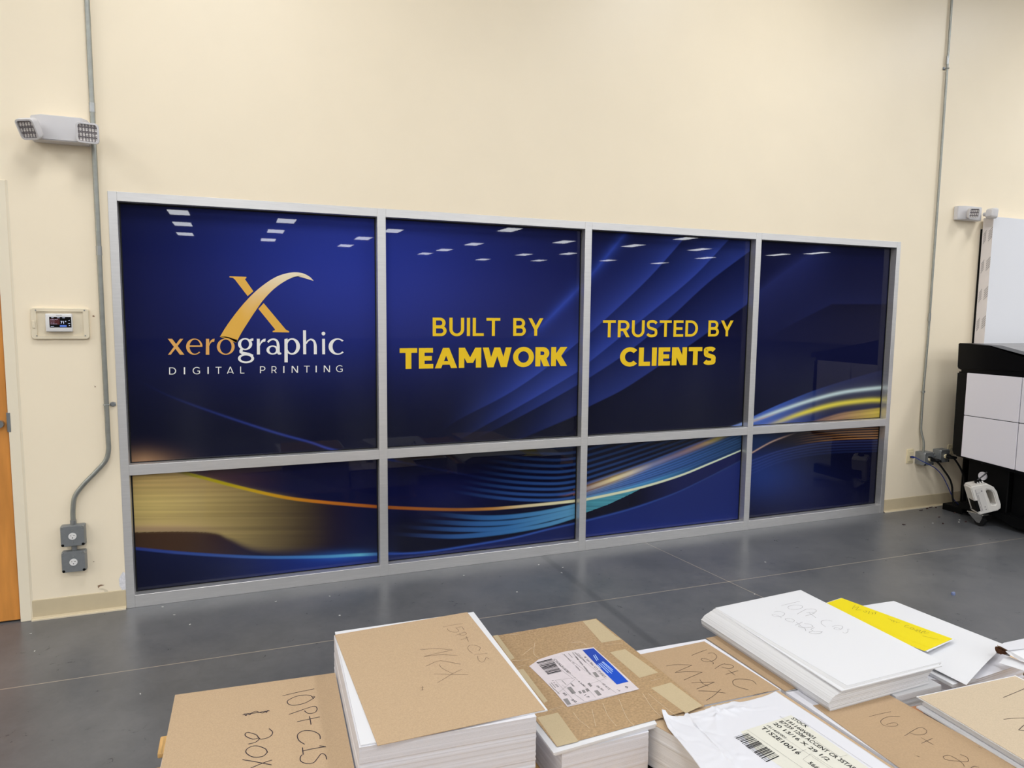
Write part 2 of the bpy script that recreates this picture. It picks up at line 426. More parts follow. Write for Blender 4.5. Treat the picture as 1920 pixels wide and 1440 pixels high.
# ================================================================== THE ROOM
WX0, WX1, YF, ZC = -14.0, 33.0, -38.0, 4.5
WW, WH = 5.353, 2.134
DX0, DX1, DH = -1.38, -0.418, 2.153      # doorway with its frame
floor = struct('floor', MB().box(WX0, WX1, YF, 0.3, -0.1, 0.0), floor_mat())
ceiling = struct('ceiling', MB().box(WX0, WX1, YF, 0.3, ZC, ZC+0.1), M_ceil)
wb = MB()
wb.box(WX0, DX0, 0, 0.2, 0, ZC).box(DX0, DX1, 0, 0.2, DH, ZC).box(DX1, 0, 0, 0.2, 0, ZC)
wb.box(0, WW, 0, 0.2, WH, ZC).box(WW, WX1, 0, 0.2, 0, ZC)
wall = struct('wall_back', wb, M_wall)
struct('wall_left', MB().box(WX0-0.2, WX0, YF, 0.2, 0, ZC), M_wall)
struct('wall_right', MB().box(WX1, WX1+0.2, YF, 0.2, 0, ZC), M_wall)
struct('wall_front', MB().box(WX0, WX1, YF-0.2, YF, 0, ZC), M_wall)
# marks on the wall
def wall_patch(name, pts, m, y=-0.0012):
    return obj(name, MB().poly([tuple(wp(*p, y)) for p in pts]), m, wall)
wall_patch('torn_paint_patch', [(231, 1072), (234, 1074), (236, 1085), (236, 1108), (229, 1107), (224, 1098), (223, 1086), (227, 1077)], M_plaster)
wall_patch('paint_chip', [(183, 1098), (189, 1096), (196, 1097), (188, 1099), (184, 1103)], M_grime)
wall_patch('paint_chip', [(183, 1104), (192, 1103), (201, 1106), (204, 1111), (197, 1112), (195, 1107)], M_caulk)
wall_patch('paint_scuff', [(174, 1053), (177, 1052), (176, 1054)], M_grime)
wall_patch('paint_scuff', [(177, 723), (180, 725), (178, 727)], M_grime)
wall_patch('paint_scuff', [(173, 592), (176, 591), (178, 594), (174, 594)], M_grime)

# baseboards: vinyl cove base with a toe
def baseboard(name, x0, x1):
    prof = [(0, 0), (-0.013, 0), (-0.008, 0.006), (-0.0035, 0.016), (-0.003, 0.098), (-0.002, 0.102), (0, 0.102)]
    return struct(name, MB().prism(prof, 0, x0, x1), M_base)
baseboard('baseboard_left', DX1, -0.001); baseboard('baseboard_right', WW+0.002, WX1)
struct('trim_1', MB().box(DX1, -0.001, -0.017, 0, 0, 0.007), M_caulk)
struct('trim_2', MB().box(WW+0.002, 9, -0.017, 0, 0, 0.007), M_caulk)

# door at the far left
d1 = thing('door_1', None, None, (DX0, 0, 0), kind='structure')
fr = MB()
fr.bbox(DX1-0.048, DX1, -0.006, 0.12, 0, DH, 0.002, 1); fr.bbox(DX0, DX0+0.048, -0.006, 0.12, 0, DH, 0.002, 1); fr.bbox(DX0+0.048, DX1-0.048, -0.006, 0.12, DH-0.048, DH, 0.002, 1)
obj('door_frame', fr, M_trim, d1)
obj('door_stop', MB().box(DX0+0.049, DX1-0.049, 0.07, 0.119, 0.0, DH-0.049), M_blackm, d1)
obj('door_leaf', MB().bbox(DX0+0.052, DX1-0.053, 0.012, 0.055, 0.008, DH-0.052, 0.002, 1), M_wood_d, d1)
obj('frame_caulk', MB().prism([(DX1, 0), (DX1+0.007, 0), (DX1, -0.006)], 2, 0, DH), M_trim, d1)
hg = MB().bbox(DX1-0.0485, DX1-0.038, -0.0075, -0.0065, 0.958, 1.052, 0.0003, 1)
hg.cyl((DX1-0.0505, 0.004, 0.958), (DX1-0.0505, 0.004, 1.052), 0.006, 12)
obj('hinge', hg, M_boxgrey, d1, smooth=True)
hd = MB().cyl((DX1-0.084, 0.012, 0.998), (DX1-0.084, -0.01, 0.998), 0.018, 20)
obj('door_viewer', hd, M_galvd, d1, smooth=True)

# ================================================================== THE WINDOW
PD = 0.052          # pane recess
MX = [0.04, 1.349, 2.657, 3.993, WW-0.04]
win = thing('window_1', 'wide aluminium storefront window of eight panes under blue printed film', None, (0, 0, 0), kind='structure')
f = MB(); y0, y1 = -0.004, 0.11
f.bbox(0, 0.040, y0, y1, 0, WH, 0.0012, 1); f.bbox(WW-0.040, WW, y0, y1, 0, WH, 0.0012, 1)
obj('jamb', f, M_alu, win)
for x in MX[1:4]:
    obj('mullion', MB().bbox(x-0.024, x+0.024, y0, y1, 0, WH, 0.0012, 1), M_alu, win)
for i in range(4):
    xa = MX[i]+(0.024 if i else 0); xb = MX[i+1]-(0.024 if i < 3 else 0)
    obj('head_rail', MB().bbox(xa, xb, y0+0.001, y1, 2.088, WH, 0.0012, 1), M_alu, win)
    obj('middle_rail', MB().bbox(xa, xb, y0+0.001, y1, 0.704, 0.759, 0.0012, 1), M_alu, win)
    obj('sill_rail', MB().bbox(xa, xb, y0+0.001, y1, 0, 0.066, 0.0012, 1), M_alu, win)

# ---- the printed mural, drawn once for all eight panes
def I(x, pts):
    P = np.array(pts, float); return np.interp(x, P[:, 0], P[:, 1])
def IS(x, pts):
    P = np.array(spline(pts, 10)); return np.interp(x, P[:, 0], P[:, 1])
def sm(x, a, b):
    t = np.clip((x-a)/(b-a), 0, 1); return t*t*(3-2*t)
def mixc(C, col, a):
    return C*(1-a[:, None]) + lin(col)[None, :]*a[:, None]
def addc(C, col, a): return C + lin(col)[None, :]*a[:, None]
def smooth_noise(u, seed, n=64):
    r = np.random.default_rng(seed).random(n)
    i = np.floor(u).astype(int); t = u-i; t = t*t*(3-2*t)
    return r[i % n]*(1-t) + r[(i+1) % n]*t
SEAM = np.array([(240, 880), (711, 851), (1087, 828), (1390, 807), (1660, 790)], float)
def mural(x, y):
    n = len(x); C = np.tile(lin((21, 22, 64)), (n, 1))
    up = y < np.interp(x, SEAM[:, 0], SEAM[:, 1])
    # broad blue glow
    C = addc(C, (30, 42, 138), 1.05*np.exp(-(((x-640)/260)**2 + ((y-490)/170)**2)))
    C = addc(C, (24, 30, 104), 0.7*np.exp(-(((x-800)/330)**2 + ((y-560)/140)**2)))
    C = C*(1-0.55*sm(y, 640, 820)*up)[:, None]
    # diagonal beams, each lit along one edge
    beams = [([(820, 816), (860, 787), (950, 740), (1020, 693), (1083, 643), (1108, 623), (1209, 529), (1281, 449), (1330, 390)], 1.0, 34),
             ([(840, 832), (870, 820), (900, 803), (1000, 747), (1083, 697), (1105, 679), (1209, 595), (1299, 520), (1367, 449), (1420, 395)], 1.0, 32),
             ([(880, 826), (933, 803), (1033, 750), (1105, 708), (1180, 658), (1257, 595), (1329, 529), (1403, 473), (1460, 430)], 0.85, 42),
             ([(940, 838), (1000, 813), (1083, 777), (1105, 762), (1165, 732), (1224, 694), (1299, 643), (1400, 571), (1440, 540)], 0.8, 42),
             ([(1405, 650), (1425, 640), (1500, 600), (1560, 570)], 0.12, 30)]
    for pts, a, D in beams:
        e = IS(x, pts); d = (e-y)*0.72
        inside = (x > pts[0][0]-10) & ((x < 1414) if pts[0][0] < 1200 else (x > 1414)) & (x < pts[-1][0]+400)
        g = np.where(d > -1.2, np.exp(-np.maximum(d, 0)/(D*0.8))*sm(d, -1.2, 1.2), 0)
        fade = sm(x, pts[0][0], pts[0][0]+170)
        C = addc(C, (46, 64, 172), a*0.56*g*fade*inside*up)
        C = C*(1-0.35*(sm(-d, -1, 2)*np.exp(-np.maximum(-d, 0)/20)*fade*inside*up))[:, None]
    e = I(x, [(960, 660), (977, 643), (1020, 607), (1083, 543), (1111, 513), (1168, 443), (1200, 400)])
    C = addc(C, (44, 66, 180), 0.75*np.exp(-np.abs(e-y)*0.7/7)*sm(x, 960, 1050)*(x < 1205)*up)
    e = I(x, [(1405, 560), (1425, 546), (1468, 513), (1518, 478), (1560, 450)])
    C = addc(C, (40, 46, 120), 0.45*np.where(y > e, np.exp(-(y-e)/60), np.exp(-(e-y)/12))*(x > 1400)*(1-sm(x, 1500, 1600))*up)
    # thin line low in the first upper pane, carried into the next lower one
    e = IS(x, [(240, 702), (310, 739), (400, 773), (509, 809), (581, 829), (628, 844), (728, 862), (871, 890), (930, 900)])
    C = addc(C, (44, 58, 160), 0.8*np.exp(-((y-e)/2.2)**2)*sm(x, 240, 560)*(1-sm(x, 860, 930)))
    C = mixc(C, (16, 17, 62), 0.7*sm(y-e, -1, 3)*(y < e+70)*(x > 500)*(x < 930)*(~up))
    # warm glow at the left
    C = addc(C, (205, 150, 120), 0.75*np.exp(-np.maximum(272-x, 0)/60)*np.exp(-((x-240)/70.0)**2)*np.exp(-((y-872)/24)**2)*up)
    lo = ~up
    band = smooth_noise(y/5.2+x*0.004, 3)*0.6 + smooth_noise(y/2.3, 11)*0.4
    core = sm(x, 720, 300)*0.0 + (1-sm(x, 270, 640))
    vert = np.exp(-np.maximum(I(x, [(240, 893), (330, 885), (450, 914), (600, 941), (710, 950)])-y+2, 0)/3.0)
    lowe = IS(x, [(240, 999), (330, 997), (400, 1000), (430, 1012), (480, 1032), (560, 1038), (720, 1038)])
    vert = vert*(1-sm(y, lowe-6-np.maximum(x-400, 0)*0.09, lowe+5+np.maximum(x-400, 0)*0.03))
    glow = core*vert*lo*(x < 715)
    C = mixc(C, (44, 30, 36), 0.9*vert*lo*(x < 715)*(1-sm(x, 560, 700)))
    C = mixc(C, (216, 180, 132), glow*(0.58+0.42*band))
    C = addc(C, (170, 150, 40), 0.12*glow*np.exp(-((y-945)/34)**2)*np.exp(-((x-250)/110)**2))
    C = mixc(C, (168, 128, 128), 0.55*glow*np.exp(-((y-992)/9)**2)*(1-sm(x, 300, 480)))
    brown = (y > lowe)*(y < I(x, [(240, 1026), (420, 1040), (720, 1042)]))*lo*(x < 560)
    C = mixc(C, (74, 48, 32), 0.85*brown*(1-sm(x, 330, 520)))
    C = addc(C, (150, 96, 66), 0.32*np.exp(-((y-900)/22)**2)*(1-sm(x, 330, 560))*lo*(x < 715))
    # lower field below the long blue curve
    bl = [(240, 1026), (330, 1035), (420, 1041), (500, 1044), (600, 1043), (660, 1040), (728, 1037), (800, 1033), (880, 1021), (960, 1007), (1030, 990), (1080, 979), (1100, 974), (1180, 953), (1260, 925), (1320, 897), (1388, 862), (1420, 845)]
    e = IS(x, bl)
    below = sm(y-e, -1, 2)*lo*(x < 1425)
    C = mixc(C, (16, 16, 40), below)
    C = addc(C, (24, 44, 140), below*(0.12+0.88*np.exp(-((x-620)/150)**2))*np.exp(-np.maximum(y-e, 0)/70)*(x < 718))
    C = addc(C, (14, 27, 98), below*0.75*(x > 718))
    C = addc(C, (14, 32, 116), below*0.45*(x > 1090))
    C = addc(C, (40, 90, 190), 0.5*np.exp(-((y-e)/9)**2)*np.exp(-((x-640)/60)**2)*lo)
    ln = np.exp(-((y-e-1)/2.9)**4)*lo*(x < 1400)
    colb = np.stack([np.interp(x, [250, 420, 560, 630, 675, 728, 1000, 1200, 1390], np.array(v)) for v in
                     [(46, 54, 66, 84, 100, 44, 50, 44, 36), (58, 80, 116, 146, 170, 70, 76, 66, 50), (150, 170, 205, 222, 226, 172, 176, 160, 120)]], 1)
    C = C*(1-ln[:, None]) + lin(colb)*ln[:, None]
    # dark fields between the curves (second and third lower panes)
    yl = [(240, 868), (330, 884), (370, 893), (450, 914), (530, 932), (600, 941), (707, 950), (790, 954), (860, 955.5), (920, 954), (960, 951), (1030, 944.5), (1080, 939), (1099, 936.5), (1190, 917), (1270, 893.5), (1330, 869.5), (1388, 845), (1420, 831)]
    ye = IS(x, yl)
    fan = lo*(x > 716)*(x < 1400)
    C = mixc(C, (11, 11, 36), 0.9*fan*(1-below)*sm(x, 716, 760))
    C = addc(C, (16, 18, 70), 0.8*np.exp(-(((x-830)/110)**2+((y-930)/40)**2))*fan)
    # upper ribbons
    s2 = IS(x, [(800, 912), (850, 921), (913, 931), (977, 937), (1040, 937.5), (1079, 932), (1100, 926), (1171, 901), (1226, 880), (1299, 850), (1353, 828), (1400, 806)])
    for k in range(12):
        sp = np.interp(x, [800, 1079, 1200, 1400], [11.5, 9.6, 8.6, 6.0])
        c = s2-k*sp*(1+0.012*k)
        w = np.interp(x, [850, 1079, 1400], [3.2, 2.6, 1.6])
        a = np.exp(-((y-c)/w)**4)*sm(x, 835+k*11, 1010+k*9)*max(0.0, 1-k*0.085)
        a = a*(y < ye-3)*fan
        dim = np.interp(x, [1079, 1120, 1300], [1.0, 0.75, 0.25]) if k > 2 else 1.0
        C = mixc(C, (48, 82, 172), 0.9*a*dim)
    # lower ribbons
    lows = [[(800, 961), (820, 964), (913, 971), (999, 964), (1079, 948), (1130, 932)],
            [(780, 975), (796, 977), (892, 982), (977, 977), (1079, 955), (1130, 938)],
            [(755, 986), (775, 989), (871, 993), (956, 989), (1079, 961), (1130, 944)],
            [(735, 1000), (753, 1002), (850, 1006), (935, 999), (1020, 985), (1079, 968), (1130, 951)]]
    for k, p in enumerate(lows):
        c = IS(x, p); w = np.interp(x, [750, 900, 1079, 1110], [3.4, 4.6, 3.7, 3.6])
        a = np.exp(-((y-c)/w)**6)*sm(x, p[0][0]-10, p[0][0]+140)*(y > ye+2)*fan*(x < 1094)
        colx = np.stack([np.interp(x, [760, 950, 1079], v) for v in [(40, 54, 92), (62, 104, 148), (140, 184, 214)]], 1)
        C = C*(1-a[:, None]) + lin(colx)*a[:, None]
    # the bright sweep in the third lower pane
    be = IS(x, [(1060, 928), (1100, 917), (1171, 892), (1226, 871), (1299, 842), (1353, 820), (1400, 800)])
    t = (y-be)/np.maximum(ye-be, 3)
    inb = sm(t, -0.3, 0.1)*(1-sm(t, 0.93, 1.0))*fan*(x > 1090)
    st = smooth_noise(t*26+0.3, 21)
    colx = np.stack([np.interp(x, [1100, 1200, 1300, 1390], v) for v in [(96, 70, 46, 40), (118, 102, 80, 72), (190, 192, 160, 134)]], 1)
    body = lin(colx)*(0.45+0.75*st)[:, None]
    C = C*(1-inb[:, None]) + body*inb[:, None]
    C = addc(C, (70, 150, 200), 0.55*inb*np.exp(-((t-0.86)/0.12)**2)*(1-sm(x, 1200, 1330)))
    cy2 = I(x, [(1090, 962), (1099, 961), (1140, 946), (1185, 925), (1200, 917)])
    tri = (y > ye)*(y < cy2)*(x > 1090)*(x < 1200)*lo
    C = mixc(C, (24, 28, 96), 0.8*(y > ye+1)*(1-below)*fan*sm(x, 1180, 1290))
    C = mixc(C, (84, 156, 200), tri*(0.6+0.4*smooth_noise(y/2.2, 5)))
    wstreak = np.exp(-((y-be+1)/np.interp(x, [1090, 1200, 1350], [7, 5.5, 4.5]))**2)*fan*(x > 1088)
    colx = np.stack([np.interp(x, [1100, 1150, 1185, 1226, 1270, 1310, 1345, 1390], v) for v in
                     [(196, 236, 230, 150, 168, 190, 196, 120), (160, 206, 204, 140, 128, 140, 170, 120), (160, 170, 200, 190, 150, 120, 96, 120)]], 1)
    amp = np.interp(x, [1088, 1110, 1150, 1200, 1260, 1330, 1370, 1395], [0.5, 0.8, 1, 0.75, 0.5, 0.85, 0.8, 0.2])
    a = np.clip(wstreak*amp, 0, 1); C = C*(1-a[:, None]) + lin(colx)*a[:, None]
    for o, col in ((-6, (120, 70, 46)), (4, (130, 78, 60))):
        C = mixc(C, col, 0.7*np.exp(-((y-be-o)/1.3)**2)*(x > 1075)*(1-sm(x, 1120, 1230))*fan)
    C = addc(C, (150, 90, 90), 0.5*np.exp(-((y-be-1)/1.6)**2)*sm(x, 1040, 1075)*(x < 1085)*fan)
    # the long gold-to-white line
    w = np.interp(x, [330, 700, 1080, 1100, 1300, 1400], [3.2, 3.0, 2.7, 2.6, 2.0, 1.4])
    a = np.exp(-((y-ye)/w)**6)*lo*sm(x, 318, 372)*(x < 1398)
    colx = np.stack([np.interp(x, [330, 420, 500, 600, 720, 860, 920, 980, 1080, 1390], v) for v in
                     [(176, 196, 204, 196, 164, 150, 186, 216, 232, 212), (160, 168, 150, 110, 84, 88, 122, 188, 220, 214), (50, 36, 40, 44, 40, 48, 70, 170, 208, 220)]], 1)
    C = C*(1-a[:, None]) + lin(colx)*a[:, None]
    # fourth pane: sweep across the rail
    p4 = (x > 1360)
    ed = IS(x, [(1340, 812), (1368, 800), (1390, 792), (1413, 780), (1468, 755), (1546, 725), (1651, 694), (1680, 688)])
    ins = sm(y-ed, -1, 2)*p4
    C = mixc(C, (30, 32, 80), ins*up*0.9)
    C = addc(C, (40, 66, 160), 0.3*ins*up*np.exp(-np.maximum(y-ed-2, 0)/14)*sm(x, 1700, 1400)*1.0)
    C = addc(C, (44, 80, 190), 0.75*up*ins*(1-sm(x, 1430, 1560)))
    for pts, col, w, a0 in (([(1340, 813), (1413, 788), (1468, 768), (1526, 749), (1584, 735), (1651, 727), (1680, 725)], (198, 208, 240), 3.4, 0.95),
                            ([(1400, 812), (1448, 795), (1507, 774), (1565, 758.5), (1623, 751), (1651, 750), (1680, 750)], (232, 206, 84), 4.2, 0.95)):
        c = IS(x, pts); dd = np.abs(y-c)
        C = mixc(C, col, a0*np.exp(-(dd/w)**2)*p4*up*sm(x, pts[0][0]+10, pts[0][0]+120))
        C = addc(C, col, 0.05*np.exp(-(dd/11)**2)*p4*up*ins)
    C = mixc(C, (200, 150, 150), 0.6*np.exp(-((y-I(x, [(1400, 793), (1430, 784), (1470, 770)]))/1.8)**2)*(x > 1403)*(1-sm(x, 1425, 1470))*up)
    oe = IS(x, [(1490, 800), (1518, 791), (1550, 781), (1584, 772), (1647, 764), (1680, 761)])
    fo = sm(y-oe, -2, 5)*up*(x > 1490)
    lines = 0.55+0.45*smooth_noise((y-oe)/2.4, 8)
    colx = np.stack([np.interp(x, [1500, 1580, 1650], v) for v in [(112, 176, 232), (80, 130, 196), (92, 112, 92)]], 1)
    C = C*(1-(fo*0.9)[:, None]) + lin(colx)*lines[:, None]*(fo*0.9)[:, None]
    p4l = lo*(x > 1400)
    C = mixc(C, (13, 13, 40), p4l*0.95)
    C = addc(C, (16, 44, 128), 0.85*np.exp(-(((x-1425)/75)**2+((y-890)/45)**2))*p4l)
    C = addc(C, (18, 22, 78), 0.5*np.exp(-(((x-1500)/110)**2+((y-930)/50)**2))*p4l)
    pk = IS(x, [(1400, 854), (1408, 850), (1448, 828), (1495, 811), (1520, 803)])
    C = mixc(C, (26, 50, 112), 0.7*sm(pk-y, -1, 3)*p4l*(1-sm(x, 1420, 1490)))
    C = mixc(C, (214, 170, 176), 0.85*np.exp(-((y-pk)/1.5)**2)*p4l*(1-sm(x, 1440, 1500)))
    C = mixc(C, (40, 26, 28), 0.6*sm(y-pk, 0, 3)*(1-sm(y, 812, 850))*p4l)
    top = I(x, [(1400, 806), (1660, 790)])
    for k in range(6):
        c = IS(x, [(1430, 842-k*3), (1500, 826-k*4.6), (1570, 818-k*4.6), (1650, 815-k*4.6), (1680, 815-k*4.6)]) + 6
        C = mixc(C, (206, 136, 92), 0.85*np.exp(-((y-c)/1.0)**2)*sm(x, 1480, 1620)*p4l*(1-0.1*k))
    for k in range(5):
        c = IS(x, [(1409, 864+k*6), (1468, 844+k*5), (1546, 830+k*5), (1643, 826+k*5), (1680, 826+k*5)])
        C = addc(C, (52, 66, 150), (0.4-0.06*k)*np.exp(-((y-c)/1.6)**2)*p4l)
    return np.clip(C*np.array([0.97, 1.08, 0.79]), 0, 1)

def pane(x0, x1, z0, z1, label):
    nx = int((x1-x0)/0.0062); nz = int((z1-z0)/0.0027)
    X, Z = np.meshgrid(np.linspace(x0, x1, nx+1), np.linspace(z0, z1, nz+1))
    V = np.stack([X.ravel(), np.full(X.size, PD), Z.ravel()], 1)
    i = np.arange(nz)[:, None]*(nx+1)+np.arange(nx)[None, :]
    Fq = np.stack([i, i+1, i+nx+2, i+nx+1], -1).reshape(-1, 4)
    # back sheet gives the pane its thickness
    nb = len(V); B = np.array([(x0, PD+0.008, z0), (x1, PD+0.008, z0), (x1, PD+0.008, z1), (x0, PD+0.008, z1)])
    me = bpy.data.meshes.new('pane')
    nv = nb+4; nf = len(Fq)+1
    me.vertices.add(nv); me.vertices.foreach_set('co', np.concatenate([V, B]).ravel().astype(np.float32))
    loops = np.concatenate([Fq.ravel(), [nb+3, nb+2, nb+1, nb]]).astype(np.int32)
    me.loops.add(len(loops)); me.loops.foreach_set('vertex_index', loops)
    me.polygons.add(nf); me.polygons.foreach_set('loop_start', np.arange(nf, dtype=np.int32)*4)
    me.update(calc_edges=True)
    px, py = project(V)
    col = np.ones((nv, 4), np.float32); col[:nb, :3] = mural(px, py); col[nb:, :3] = 0.02
    at = me.color_attributes.new('print', 'FLOAT_COLOR', 'POINT'); at.data.foreach_set('color', col.ravel())
    me.materials.append(M_film)
    o = bpy.data.objects.new('pane', me); SC.collection.objects.link(o); o.parent = win; o['label'] = label
    # black glazing gasket round the pane
    g = MB(); w = 0.0065; ya, yb = PD-0.004, PD+0.006
    g.box(x0-0.001, x0+w, ya, yb, z0, z1).box(x1-w, x1+0.001, ya, yb, z0, z1).box(x0+w, x1-w, ya, yb, z1-w, z1+0.001).box(x0+w, x1-w, ya, yb, z0-0.001, z0+w*0.7)
    obj('glazing_gasket', g, M_gasket, win)
    return o
panes = {}
names = ['first', 'second', 'third', 'fourth']
ulab = ['blue printed pane with the gold emblem', 'blue printed pane with two lines of yellow lettering about teamwork', 'blue printed pane with yellow lettering about clients over diagonal beams', 'dark blue printed pane with a gold and white sweep in its lower right corner']
llab = ['low pane with a tan glow and a golden curve', 'low pane with an orange to white curve and blue ribbons', 'low pane with a white curve over deep blue', 'low dark blue pane with fine orange lines at the top']
for i in range(4):
    xa = MX[i]+(0.024 if i else 0); xb = MX[i+1]-(0.024 if i < 3 else 0)
    panes['u%d' % i] = pane(xa, xb, 0.759, 2.088, ulab[i]); panes['l%d' % i] = pane(xa, xb, 0.066, 0.704, llab[i])

# ---- lettering and emblem on the film
YL = PD-0.0012
obj('upper_lettering', word_on_wall('BUILT BY', 0.165, 0.14, (811.3, 630.3), (1018, 629.5), (811.3, 595.5), YL), M_yellowp, panes['u1'])
obj('lower_lettering', word_on_wall('TEAMWORK', 0.245, 0.07, (749.5, 692), (1063, 686), (749.5, 653), YL), M_yellowp, panes['u1'])
obj('upper_lettering', word_on_wall('TRUSTED BY', 0.165, 0.125, (1130, 632.5), (1374, 630.5), (1130, 600.5), YL), M_yellowp, panes['u2'])
obj('lower_lettering', word_on_wall('CLIENTS', 0.25, 0.09, (1162, 687), (1341, 683.5), (1162, 652), YL), M_yellowp, panes['u2'])
LS, LO = 4.8, (290, 480)
def lw(x, y, yy=YL): return tuple(wp(LO[0]+x/LS, LO[1]+y/LS, yy))
def logo_mesh(polys, yy=YL):
    mb = MB()
    for k, p in enumerate(polys): mb.poly([lw(x, y, yy-0.00001*(k % 97)) for x, y in p])
    return mb
def ring(cx, cy, rx, ry, ix, iy, a0=0, a1=360, dx=0, n=36):
    q = []
    for i in range(n):
        A, B = [math.radians(a0+(a1-a0)*k/n) for k in (i, i+1)]
        o = lambda a: (cx+rx*math.cos(a), cy-ry*math.sin(a)); nn = lambda a: (cx+dx+ix*math.cos(a), cy-iy*math.sin(a))
        q.append([o(A), o(B), nn(B), nn(A)])
    return q
emb = [[(673, 183), (825, 187), (826, 198), (812, 208), (888, 317), (837, 361), (725, 215), (705, 197), (673, 192)],
       [(981, 424), (1180, 662), (1210, 677), (1210, 688), (1062, 685), (1062, 675), (1080, 668), (1083, 660), (934, 476)]]
obj('emblem_bar', logo_mesh(emb), M_gold, panes['u0'])
so = spline([(587, 727), (640, 640), (700, 555), (770, 465), (850, 375), (920, 308), (980, 260), (1040, 218), (1100, 185), (1160, 163), (1220, 150), (1280, 147), (1340, 158), (1395, 187), (1432, 224)], 4)
si = spline([(735, 780), (760, 730), (785, 685), (815, 636), (850, 582), (890, 520), (930, 462), (965, 412), (1005, 365), (1050, 318), (1100, 275), (1160, 234), (1225, 200), (1290, 185), (1432, 224)], 4)
mb = MB(); cols = []
for i in range(len(so)-1):
    mb.poly([lw(*so[i]), lw(*so[i+1]), lw(*si[i+1]), lw(*si[i])])
mb.poly([lw(587, 727), lw(640, 725), lw(675, 732), lw(705, 747), lw(735, 780), lw(745, 755)])
o = obj('emblem_swoosh', mb, M_printcol, panes['u0'], fixn=False)
zz = np.array([v[2] for v in mb.v]); t = np.clip((zz-zz.min())/(zz.max()-zz.min()), 0, 1); t = np.clip((t-0.45)/0.55, 0, 1)**1.3
cc = lin((234, 180, 78))[None]*(1-t[:, None]) + lin((246, 234, 204))[None]*t[:, None]
at = o.data.color_attributes.new('print', 'FLOAT_COLOR', 'POINT'); at.data.foreach_set('color', np.concatenate([cc, np.ones((len(cc), 1))], 1).astype(np.float32).ravel())
xero = [[(118, 745), (157, 745), (267, 888), (227, 888)], [(228, 745), (258, 745), (145, 888), (120, 888)]]
xero += ring(357, 816, 74, 73, 49, 64, 4, 316, 6) + [[(305, 804), (430, 804), (430, 817), (305, 817)]]
xero += [[(462, 752), (460, 745), (490, 745), (492, 888), (460, 888)], [(490, 790), (503, 762), (522, 747), (540, 744), (536, 772), (515, 774), (500, 790), (491, 812)]]
xero += ring(640, 816, 80, 73, 52, 64)
obj('lettering_gold', logo_mesh(xero), M_amber, panes['u0'])
gr = ring(814, 793, 64, 54, 36, 42) + [[(850, 752), (870, 743), (888, 741), (888, 762), (866, 766)]]
gr += [[(772, 832), (796, 842), (790, 860), (850, 872), (890, 890), (880, 905), (845, 893), (790, 887), (764, 872), (762, 852)]] + ring(822, 922, 73, 43, 48, 27)
gr += [[(920, 752), (918, 745), (946, 745), (948, 886), (920, 886)], [(946, 790), (960, 762), (978, 747), (999, 743), (996, 770), (974, 774), (957, 790), (947, 812)]]
gr += ribbon2(spline([(1018, 776), (1040, 756), (1072, 750), (1100, 764), (1111, 800), (1112, 850), (1118, 874), (1140, 878)], 5), [14]*36 if 0 else 0.1+np.interp(np.arange(36), [0, 8, 16, 22, 30, 35], [18, 15, 20, 27, 27, 12]))
gr += ring(1062, 846, 56, 41, 30, 30)
gr += [[(1168, 748), (1196, 742), (1198, 957), (1168, 957)]] + ring(1238, 814, 70, 74, 41, 60, 0, 360, -4)
gr += [[(1335, 668), (1362, 668), (1364, 884), (1337, 884)]]
gr += ribbon2(spline([(1362, 790), (1378, 765), (1405, 751), (1432, 764), (1444, 796), (1446, 840), (1446, 884)], 5), np.interp(np.arange(31), [0, 8, 16, 22, 30], [12, 14, 20, 27, 27]))
gr += [[(1507, 745), (1533, 745), (1534, 884), (1508, 884)]] + ring(1519, 698, 17, 17, 0.1, 0.1, n=20)
gr += ring(1645, 815, 80, 74, 50, 62, 46, 316, 6)
obj('lettering_white', logo_mesh(gr), M_whitep, panes['u0'])
sub = []
lx = {'D': (130, 193), 'I': (262, 274), 'G': (342, 410), 'I2': (475, 487), 'T': (548, 602), 'A': (650, 712), 'L': (770, 808), 'P': (948, 998), 'R': (1052, 1098), 'I3': (1157, 1168), 'N': (1233, 1290), 'T2': (1344, 1396), 'I4': (1448, 1459), 'N2': (1522, 1578), 'G2': (1632, 1694)}
for k, (xa, xb) in lx.items():
    w, g = glyph(k[0], 0.115); yb = np.interp((xa+xb)/2, [130, 1690], [1067, 1044]); yt = np.interp((xa+xb)/2, [130, 1690], [1003, 984])
    sub += [[(xa+(xb-xa)*u/w, yb+(yt-yb)*v) for u, v in p] for p in g]
obj('small_lettering', logo_mesh(sub), M_whitep, panes['u0'])

# ================================================================== CEILING LIGHTS (far ones seen as reflections in the film, near rows unseen)
def troffer(x, y, first=[None]):
    if first[0] is None:
        t = thing('ceiling_light', 'white recessed ceiling troffer of the room', 'ceiling light', (x, y, ZC), 'ceiling troffers')
        fr = MB(); b, a = 0.31, 0.61
        fr.box(x-b, x+b, y-a, y-a+0.025, ZC-0.012, ZC-0.001).box(x-b, x+b, y+a-0.025, y+a, ZC-0.012, ZC-0.001)
        fr.box(x-b, x-b+0.025, y-a+0.025, y+a-0.025, ZC-0.012, ZC-0.001).box(x+b-0.025, x+b, y-a+0.025, y+a-0.025, ZC-0.012, ZC-0.001)
        obj('light_frame', fr, M_whiteplast, t)
        obj('diffuser', MB().add([(x-b+.026, y-a+.026, ZC-0.006), (x+b-.026, y-a+.026, ZC-0.006), (x+b-.026, y+a-.026, ZC-0.006), (x-b+.026, y+a-.026, ZC-0.006)], [(3, 2, 1, 0)]), M_diff, t, fixn=False)
        first[0] = t; return t
    s = first[0]; r = s.copy(); SC.collection.objects.link(r); r.location = (x, y, ZC)
    for ch in s.children:
        c = ch.copy(); SC.collection.objects.link(c); c.parent = r
    return r
